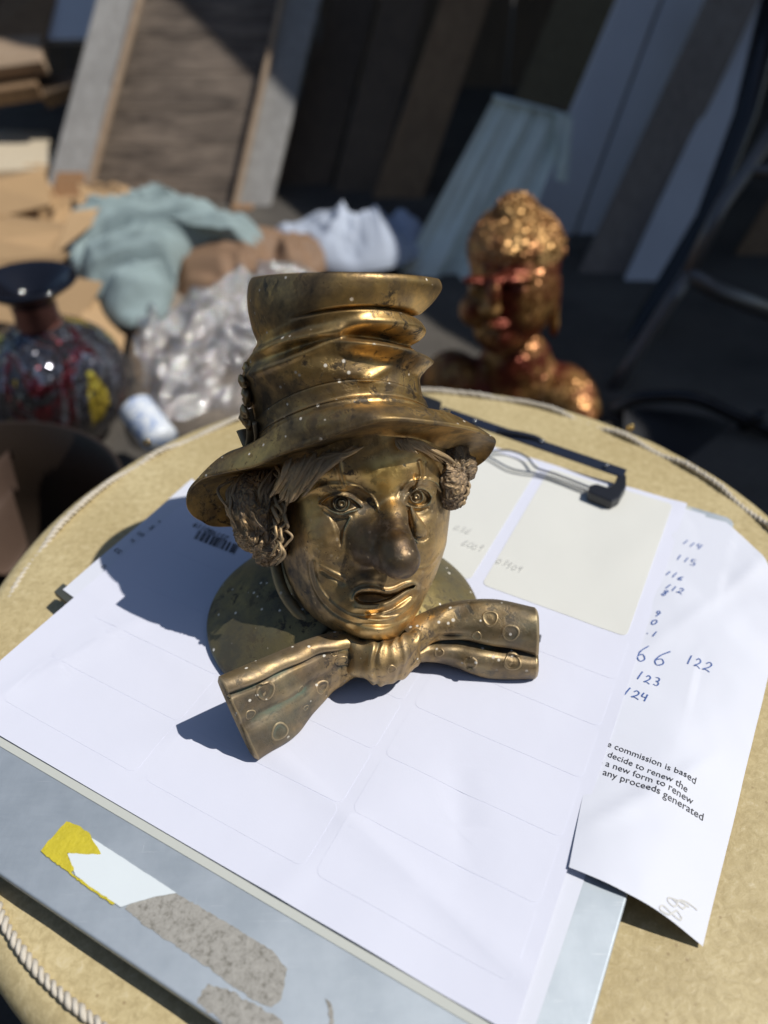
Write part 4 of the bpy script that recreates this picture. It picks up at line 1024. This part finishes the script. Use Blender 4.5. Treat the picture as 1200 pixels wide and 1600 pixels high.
# cloths: a crumpled sheet mapped onto an outline on the ground or a pile
def heap(name, outline, zb, h, m, label, cat, seed=0, fold=.02, fr_=7, nR=46, nA=150, dirn=None, parent=None, sharp=1.0, peak=.5):
    P = [at(*p, zb+(h*.0)) for p in outline]; c = sum(P, Vector())/len(P); n = len(P)
    E = crom([tuple(p) for p in P], np.linspace(0, n, nA, endpoint=False), True); V = [tuple(c+Vector((0, 0, h)))]
    V = []
    for i in range(nR):
        r = (i+.001)/(nR-1)
        for k in range(nA):
            x, y = c.x+(E[k][0]-c.x)*r, c.y+(E[k][1]-c.y)*r
            z = zb+h*max(0, 1-r**2.5)**peak
            if dirn is not None: u_ = x*dirn[0]+y*dirn[1]; v_ = -x*dirn[1]+y*dirn[0]; q = Vector((u_*fr_, v_*fr_*.25, seed))
            else: q = Vector((x*fr_, y*fr_, seed))
            q = q+Vector((mnoise.noise(q*.7), mnoise.noise(q*.7+Vector((9, 0, 0))), 0))*.8
            rd = 0; am = 1.0
            for o_ in range(4): rd += am*(1-abs(mnoise.noise(q*(1.8**o_)))*2)**sharp if sharp == 1 else am*(1-min(1, abs(mnoise.noise(q*(1.8**o_)))*2))**sharp; am *= .5
            z += fold*(rd-1.0)*min(1, (1-r)*5+.15)
            V.append((x, y, max(z, zb-.002)))
    o = mobj(name, V, gridfaces(nR, nA, closev=True), m, parent)
    if label: props(o, label, cat)
    return o
M_teal = simple('teal_cotton', (.26, .33, .335), .95, nscale=30, bump=.5, spec=.1); M_pcloth = simple('pale_green_cloth', (.72, .80, .74), .9, nscale=20, bump=.4, spec=.1)
M_wcloth = simple('white_blue_cloth', (.42, .47, .56), .9, nscale=8, var=.35, bump=.3, spec=.1); M_kraft = simple('kraft_paper', (.42, .275, .14), .7, nscale=9, bump=.3, var=.12)
M_kraft2 = simple('brown_bag_paper', (.22, .135, .08), .7, nscale=9, bump=.3); M_cream = simple('cream_board', (.55, .47, .34), .7, nscale=8, bump=.2)
heap('paper_heap', [(-60, 300), (20, 262), (110, 255), (190, 285), (250, 330), (230, 420), (190, 520), (120, 600), (20, 600), (-80, 560)], ZG, .05, M_kraft, 'crumpled tan kraft packing paper piled left of the teal towel', 'packing paper', 4, .045, 5.5, 70, 200)
for k, (q, th_) in enumerate((([(-30, 330), (120, 350), (85, 395), (-40, 372)], .01), ([(-30, 285), (70, 262), (80, 318), (-30, 345)], .012), ([(120, 285), (185, 290), (215, 325), (140, 350)], .01))):
    P = [at(x, y, ZG+.12+.03*((i+k) % 2)) for i, (x, y) in enumerate(q)]
    o = plank('cardboard_flap', P, th_, M_kraft, None, .002)
    props(o, ('long tan cardboard flap lying across the packing paper above the black vase rim', 'tan cardboard flap at the left edge below the cream slab', 'folded tan cardboard piece between the left stile foot and the teal towel')[k], 'cardboard')
for q, th_, lb in (([(-20, 500, .10), (120, 520, .09), (160, 440, .16), (-10, 410, .17)], .004, 'flat torn tan cardboard sheet behind the black vase rim'), ([(-40, 410, .17), (75, 430, .15), (110, 395, .19), (-20, 372, .20)], .004, 'crumpled tan cardboard strip with a dark gap beneath it'),
                   ([(85, 398, .13), (160, 340, .17), (215, 318, .15), (110, 330, .20)], .004, 'tan cardboard tongue pointing at the foot of the left stile'), ([(100, 560, .10), (185, 590, .06), (200, 500, .09), (140, 460, .13)], .004, 'tan cardboard corner hanging below the teal towel')):
    o = plank('cardboard_flap', [at(x, y, ZG+z) for x, y, z in q], th_, M_kraft, None, .0015); props(o, lb, 'cardboard')
heap('towel', [(102, 372), (135, 345), (190, 330), (258, 318), (300, 340), (360, 358), (412, 378), (395, 396), (330, 392), (290, 402), (276, 440), (262, 488), (215, 512), (168, 498), (138, 455), (112, 415)], ZG+.10, .07, M_teal, 'crumpled grey teal towel lying on the packing paper below the framed panel', 'towel', 2, .062, 12, 80, 240, (.45, -.9))
heap('paper_bag', [(272, 450), (285, 405), (330, 385), (400, 376), (470, 385), (520, 402), (500, 430), (420, 450), (380, 480), (300, 500)], ZG+.04, .06, M_kraft2, 'creased dark brown paper bag between the teal towel and the top hat', 'paper bag', 8, .05, 5)
heap('white_cloth', [(425, 372), (460, 352), (520, 345), (560, 362), (620, 358), (662, 365), (655, 400), (600, 422), (520, 425), (450, 405)], ZG+.04, .07, M_wcloth, 'rumpled white and pale blue cloth lying at the foot of the dark boards', 'cloth', 5, .028, 11, 60, 180, (.9, .3))
def plastic_mat():
    s = NT('clear_plastic_film'); v = s.vor(170, out='Color'); n = s.noise(26, 6, .7); big = s.noise(9, 3, .6)
    sx = s.t.nodes.new('ShaderNodeVectorMath'); sx.operation = 'SUBTRACT'; s.link(v, sx.inputs[0]); sx.inputs[1].default_value = (.5, .5, .5)
    sc = s.t.nodes.new('ShaderNodeVectorMath'); sc.operation = 'SCALE'; s.link(sx.outputs[0], sc.inputs[0]); sc.inputs['Scale'].default_value = 1.0
    ad = s.t.nodes.new('ShaderNodeVectorMath'); ad.operation = 'ADD'; s.link(sc.outputs[0], ad.inputs[0]); s.link(s.bump(n, .8, .01), ad.inputs[1])
    nm = s.t.nodes.new('ShaderNodeVectorMath'); nm.operation = 'NORMALIZE'; s.link(ad.outputs[0], nm.inputs[0])
    c = s.mix(n, (.65, .63, .62), (.95, .95, .95)); al = s.ramp(big, [(.35, .30), (.65, .72)])
    s.set(base=c, rough=.10, spec=1.0, normal=nm.outputs[0], alpha=al, metal=.8); return s.m
M_film = plastic_mat()
heap('wrapping_paper', [(190, 540), (260, 470), (380, 425), (480, 415), (530, 480), (520, 580), (440, 640), (290, 680), (200, 650)], ZG, .07, simple('grey_brown_paper', (.30, .25, .20), .8, nscale=9, bump=.3), 'grey brown wrapping paper spread beneath the clear bubble wrap', 'wrapping paper', 12, .03, 6)
heap('bubble_wrap', [(205, 540), (232, 490), (262, 520), (300, 466), (330, 470), (400, 428), (470, 430), (520, 470), (520, 560), (470, 590), (450, 620), (380, 648), (330, 640), (290, 655), (240, 650), (215, 600)], ZG+.075, .05, M_film, 'clear crinkled bubble wrap glittering in the sun left of the brass top hat', 'bubble wrap', 3, .05, 13, 90, 260)
# draped cloth over a leaning board
dc = thing('draped_cloth', W(660, 470, 1.95), 'pale grey green cloth draped over a board, hanging in long folds behind the top hat', 'cloth')
def drape(pts_top, pts_bot, n1=60, n2=90, amp=.028, nf=3.2, seed=1):
    V = []
    for i in range(n1):
        t = i/(n1-1)
        for j in range(n2):
            s_ = j/(n2-1); a = pts_top[0].lerp(pts_top[1], s_); b = pts_bot[0].lerp(pts_bot[1], s_); p = a.lerp(b, t)
            p = p+Vector((0, -1, .3)).normalized()*(amp*(.35+t)*(mnoise.noise(Vector((s_*nf*1.3+.8*t, t*.9, seed)))*2.2+.8*mnoise.noise(Vector((s_*nf*3.1-.8*t, t*1.2, seed+4))))+.006*mnoise.noise(Vector((s_*8, t*5, seed))))
            V.append(tuple(p))
    return V, gridfaces(n1, n2)
V, F = drape([W(772, 152, 2.12), W(894, 184, 2.10)], [W(575, 520, 1.86), W(735, 560, 1.84)]); mobj('cloth_sheet', V, F, M_pcloth, dc)
V, F = drape([W(868, 178, 2.08), W(895, 184, 2.07)], [W(868, 282, 2.02), W(888, 286, 2.02)], 30, 30, .008, 2, 3); mobj('cloth_corner', V, F, M_pcloth, dc)
tube('cloth_hem', [tuple(W(771, 151, 2.11)), tuple(W(830, 166, 2.10)), tuple(W(895, 184, 2.09))], .006, simple('pale_hem', (.55, .65, .64), .8), dc)
o = board_px(590, 730, 560, 780, 888, 165, .26, .02, M_dark, 'leaning_board', None, 1.0, Y0=1.90); props(o, 'dark board hidden under the pale green draped cloth', 'board')
# planks and a cream slab at the far left
pl = [([(-60, 62), (64, 54), (66, 96), (-60, 112)], M_tan, 'pale sawn plank sticking in from the left edge above the dark gap', 3.05),
      ([(-60, 122), (56, 114), (58, 132), (-60, 150)], M_brown, 'thin brown plank just below the pale sawn plank at the left edge', 3.0),
      ([(60, 118), (120, 108), (122, 128), (62, 150)], M_dark, 'short dark offcut resting behind the left stile', 3.05)]
for q, m, lb, Y in pl:
    o = plank('plank', [W(q[3][0], q[3][1], Y-.05), W(q[2][0], q[2][1], Y-.05), W(q[1][0], q[1][1], Y+.1), W(q[0][0], q[0][1], Y+.1)], .05, m, None); props(o, lb, 'plank', 'planks at the left edge')
o = plank('slab', [at(-80, 270, ZG+.06), at(84, 262, ZG+.06), at(76, 206, ZG+.06), at(-80, 200, ZG+.06)], .06, M_cream, None); props(o, 'flat cream slab lying in the sun at the left edge above the cardboard', 'slab')
o = plank('blue_board', [W(60, 62, 3.5), W(150, 60, 3.5), W(170, -40, 3.7), W(70, -40, 3.7)], .03, M_blue, None); props(o, 'blue grey board in shade at the top left corner', 'board')
o = plank('brown_board', [W(-30, 60, 3.4), W(60, 95, 3.4), W(100, -40, 3.7), W(20, -40, 3.7)], .03, M_brown, None); props(o, 'brown board in shade at the far top left corner', 'board')

# glass mosaic vase
def lathe(c, prof, n=64, tilt=(0, 0)):
    V = []
    for r, z in prof:
        for k in range(n): a = 2*math.pi*k/n; V.append((c.x+r*math.cos(a)+tilt[0]*z, c.y+r*math.sin(a)+tilt[1]*z, c.z+z))
    return V, gridfaces(len(prof), n, closev=True)
def mosaic_mat():
    s = NT('glass_mosaic'); v = s.vor(150, out='Color'); d = s.vor(150, 'DISTANCE_TO_EDGE'); sw = s.noise(9, 4, .6, co=s.mapping((1, 1, .45), (0, .5, 0)), dist=.9)
    c = s.ramp(sw, [(.36, (.75, .58, .08)), (.42, (.10, .10, .12)), (.52, (.26, .28, .33)), (.55, (.16, .03, .04)), (.59, (.08, .08, .09)), (.68, (.75, .58, .10))])
    c.node.color_ramp.interpolation = 'CONSTANT'
    sx = s.t.nodes.new('ShaderNodeVectorMath'); sx.operation = 'SUBTRACT'; s.link(v, sx.inputs[0]); sx.inputs[1].default_value = (.5, .5, .5)
    sc = s.t.nodes.new('ShaderNodeVectorMath'); sc.operation = 'SCALE'; s.link(sx.outputs[0], sc.inputs[0]); sc.inputs['Scale'].default_value = .85
    ad = s.t.nodes.new('ShaderNodeVectorMath'); ad.operation = 'ADD'; s.link(sc.outputs[0], ad.inputs[0]); s.link(s.geo.outputs['Normal'], ad.inputs[1])
    nm = s.t.nodes.new('ShaderNodeVectorMath'); nm.operation = 'NORMALIZE'; s.link(ad.outputs[0], nm.inputs[0])
    c = s.mix(s.ramp(d, [(.0, 1.0), (.05, 0.0)]), c, (.015, .015, .015))
    s.set(base=c, rough=.1, metal=.75, normal=nm.outputs[0]); return s.m
vz = gp(116, 680); vs = thing('mosaic_vase', vz, 'round glass mosaic vase in black, red and gold with flared black rim', 'vase')
prof = [(.0, 0), (.055, .0), (.062, .008), (.09, .04), (.115, .09), (.121, .135), (.112, .172), (.088, .200), (.058, .218), (.038, .228)]
V, F = lathe(vz, [tuple(p) for p in crom(prof, np.linspace(0, len(prof)-1, 60))]); mobj('vase_body', V, F, mosaic_mat(), vs)
V, F = lathe(vz, [(.038, .228), (.035, .25), (.038, .272)]); mobj('vase_neck', V, F, simple('copper_band', (.30, .13, .10), .35, .6, nscale=60, var=.4), vs)
V, F = lathe(vz, [tuple(p) for p in crom([(.038, .268), (.046, .278), (.076, .298), (.080, .305), (.072, .306), (.046, .288), (.026, .27), (.024, .24)], np.linspace(0, 7, 30))]); mobj('vase_rim', V, F, simple('black_glaze', (.008, .009, .014), .08, nscale=30, bump=.05), vs)
# porcelain roll
def porc():
    s = NT('blue_white_porcelain'); n = s.noise(22, 3, .6, dist=2.5); c = s.ramp(n, [(.50, (.66, .70, .74)), (.56, (.10, .22, .50)), (.62, (.66, .70, .74))]); s.set(base=c, rough=.25); return s.m
a, b = at(208, 632, -.30), at(255, 700, -.27)
b = at(258, 696, -.34); PT = path([tuple(a), tuple(a.lerp(b, .5)), tuple(b)], 20)
o = tube('porcelain_bottle', PT, .030*np.clip(np.sin(np.linspace(.25, math.pi-.15, 20))*2.2, .3, 1), porc(), None, 28); props(o, 'small blue and white porcelain bottle leaning beside the vase at the drum edge', 'bottle')
# open brown tub
tb = thing('leather_tub', Vector((-.50, .695, ZG)), 'open dark brown round tub at the left edge, below the vase', 'tub')
M_tub = simple('brown_leather', (.022, .014, .009), .5, nscale=12, bump=.3); M_tubin = simple('tan_leather', (.11, .07, .05), .6, nscale=10, bump=.3, var=.3)
cc = Vector((-.50, .695, ZG)); V, F = lathe(cc, [(.17, 0), (.18, .10), (.189, .235), (.190, .24), (.187, .242), (.184, .24), (.178, .12), (.165, .02), (.0, .015)], 90); mobj('tub_wall', V, F, M_tub, tb)
V = []
for i in range(40):
    for k in range(60):
        a = math.radians(95+150*k/59); r = .175-.10*(i/39)*(.6+.4*math.sin(k*.13)); V.append((cc.x+r*math.cos(a), cc.y+r*math.sin(a), ZG+.19-.02*math.sin(k*.3)+.02*math.sin(i*.3)-.10*(i/39)**2))
o = mobj('leather_roll', V, gridfaces(40, 60), M_tubin); props(o, 'curled tan leather piece inside the dark brown tub', 'leather')

# gold figure with topknot, seated behind the drum
def glit(name, a_, b_, amt):
    s = NT(name); v = s.vor(170, out='Color'); n = s.noise(16, 4, .6)
    c = s.mix(s.ramp(n, [(.42, 0.0), (.6, 1.0)]), a_, b_)
    sx = s.t.nodes.new('ShaderNodeVectorMath'); sx.operation = 'SUBTRACT'; s.link(v, sx.inputs[0]); sx.inputs[1].default_value = (.5, .5, .5)
    sc = s.t.nodes.new('ShaderNodeVectorMath'); sc.operation = 'SCALE'; s.link(sx.outputs[0], sc.inputs[0]); sc.inputs['Scale'].default_value = amt
    ad = s.t.nodes.new('ShaderNodeVectorMath'); ad.operation = 'ADD'; s.link(sc.outputs[0], ad.inputs[0]); s.link(s.geo.outputs['Normal'], ad.inputs[1])
    nm = s.t.nodes.new('ShaderNodeVectorMath'); nm.operation = 'NORMALIZE'; s.link(ad.outputs[0], nm.inputs[0])
    s.set(base=c, rough=.36, metal=.6, normal=nm.outputs[0]); return s.m
M_bg = glit('red_gold_leaf', (.15, .03, .014), (.36, .19, .06), .7); M_bh = glit('gold_curls', (.34, .15, .055), (.62, .37, .14), 1.1)
YB = 1.36
def BD(px, py, dy=0): return W(px, py, YB+dy)
bc = BD(800, 650); bc.z = ZG
bud = thing('gold_figure', bc, 'red and gold glittering statue with a domed topknot, behind the right rim of the drum', 'statue')
def field_obj(name, prims, m, step, parent, k=.012):
    P = np.array([p[0] for p in prims]); lo = np.min([np.array(p[0])-max(p[1])*1.15 for p in prims], 0); hi = np.max([np.array(p[0])+max(p[1])*1.15 for p in prims], 0)
    ax = [np.arange(lo[i], hi[i], step) for i in range(3)]; S = None
    X_, Y_, Z_ = np.meshgrid(*ax, indexing='ij')
    for c, r in [(p[0], p[1]) for p in prims]:
        q = np.sqrt(((X_-c[0])/r[0])**2+((Y_-c[1])/r[1])**2+((Z_-c[2])/r[2])**2); d = (q-1)*min(r)*(.5+.5*q)
        S = d if S is None else smin(S, d, k)
    V, F = surface_nets(S, lo, step); return bigmesh(name, V, F, m, parent)
px_ = 1/1200*1.46
def e3(px, py, dy, rx, ry, rz): return (tuple(BD(px, py, dy)), (rx*px_, ry*px_, rz*px_))
field_obj('head', [e3(802, 450, 0, 68, 72, 92), e3(804, 396, .02, 70, 72, 60), e3(784, 512, -.03, 44, 50, 34), e3(780, 536, -.05, 22, 22, 16), e3(770, 462, -.095, 11, 22, 30), e3(766, 484, -.105, 17, 14, 10), e3(774, 508, -.09, 20, 12, 7),
     e3(748, 438, -.075, 24, 12, 7), e3(802, 436, -.085, 26, 12, 7), e3(748, 456, -.068, 15, 9, 8), e3(802, 454, -.078, 16, 9, 8), e3(742, 484, -.04, 24, 26, 26), e3(816, 490, -.05, 28, 28, 28)], M_bg, .0042, bud, .009)
field_obj('ear', [e3(866, 452, .02, 10, 16, 30), e3(866, 486, .02, 8, 12, 26), e3(866, 512, .02, 7, 10, 16)], M_bg, .0042, bud, .01)
field_obj('torso', [e3(806, 566, .02, 58, 56, 62), e3(806, 606, .02, 92, 58, 34), e3(800, 670, .03, 128, 78, 74), e3(706, 600, .02, 52, 56, 58), e3(880, 612, -.02, 50, 54, 44), e3(902, 650, -.06, 38, 54, 50), e3(800, 740, .0, 140, 95, 90)], M_bg, .006, bud, .03)
prm = [e3(806, 384, .02, 71, 74, 56), e3(806, 336, .02, 32, 34, 28)]
for cx_, cy_, ra, rz_, nn in ((806, 392, 70, 58, 330), (806, 338, 31, 28, 80)):
    for k in range(nn):
        zz = -.12+1.12*(k+.5)/nn; a = k*2.39996; rr_ = math.sqrt(max(0, 1-zz*zz))
        if ra == 70 and zz < .30 and math.sin(a) < -.2: continue       # leave the brow bare
        if ra == 70 and zz > .93: continue
        prm.append((tuple(BD(cx_, cy_, .02)+Vector((ra*rr_*math.cos(a), ra*1.05*rr_*math.sin(a), rz_*zz*1.1))*px_), (.0068, .0068, .0062)))
parts = []
ico = bmesh.new(); bmesh.ops.create_icosphere(ico, subdivisions=1, radius=1); iv = [tuple(v.co) for v in ico.verts]; ifc = [tuple(v.index for v in f.verts) for f in ico.faces]; ico.free()
ico = bmesh.new(); bmesh.ops.create_icosphere(ico, subdivisions=3, radius=1); jv = [tuple(v.co) for v in ico.verts]; jfc = [tuple(v.index for v in f.verts) for f in ico.faces]; ico.free()
for i, (c, r) in enumerate(prm):
    vv, ff = (jv, jfc) if i < 2 else (iv, ifc); parts.append(([(c[0]+v[0]*r[0], c[1]+v[1]*r[1], c[2]+v[2]*r[2]) for v in vv], ff))
V, F = merge(parts); mobj('curled_hair', V, F, M_bh, bud)

# black step ladder and a black folding chair at the right
M_lad = simple('black_metal', (.02, .021, .024), .25, .2, nscale=30, bump=.1)
ld = thing('step_ladder', gp(960, 660), 'black tubular step ladder standing in shade at the right edge', 'ladder')
M_rod = simple('highlit_black_tube', (.15, .145, .14), .32, .35, nscale=30, bump=.1)  # black metal greyed to stand in for highlights on the thin tubes
def rod(name, pts, r, parent=ld, flat=1.0): return tube(name, [tuple(W(*p)) for p in pts], r, M_rod if r < .02 else M_lad, parent, 10, flat)
rod('rail', [(1215, -30, 2.0), (1165, 180, 1.85), (1105, 340, 1.75), (1010, 500, 1.62), (930, 655, 1.5)], .026)
rod('rail', [(1230, 170, 1.6), (1166, 268, 1.55), (1128, 320, 1.5), (1076, 428, 1.45)], .015); rod('rail', [(1076, 428, 1.45), (1048, 470, 1.43), (990, 560, 1.4), (948, 622, 1.37)], .015)
rod('rung', [(1166, 266, 1.55), (1250, 272, 1.55)], .013); rod('rung', [(1072, 426, 1.45), (1120, 455, 1.45), (1250, 505, 1.45)], .017); rod('rung', [(945, 618, 1.37), (1050, 665, 1.33), (1250, 762, 1.27)], .017)
ch = thing('folding_chair', gp(1120, 720), 'black folding chair with a curved seat edge, low at the right beyond the drum rim', 'chair')
P = [tuple(W(x, y, Y)) for x, y, Y in ((955, 640, 1.25), (1000, 622, 1.25), (1080, 622, 1.22), (1150, 650, 1.2), (1240, 690, 1.18))]
tube('seat_edge', path(P, 40), .012, M_lad, ch, 12)
V = []; 
for i in range(20):
    for k in range(20):
        p = W(975+13*i, 640+2.0*i+k*5-2*math.sin(i*.2)*5, 1.24-.008*k); V.append(tuple(p))
mobj('seat', V, gridfaces(20, 20), simple('black_vinyl', (.015, .016, .019), .45, nscale=20, bump=.2), ch)
for px, Y in ((985, 1.24), (1190, 1.18)): c = W(px, 650, Y); tube('leg', [tuple(c), (c.x, c.y+.05, ZG)], .011, M_lad, ch, 8)
o = board_px(1050, 1110, 560, 1210, 1290, 300, .3, .03, M_brown, 'leaning_board', None, 1.3, Y0=1.9); props(o, 'short brown board leaning behind the rungs of the black ladder', 'board', 'boards leaning against the fence')
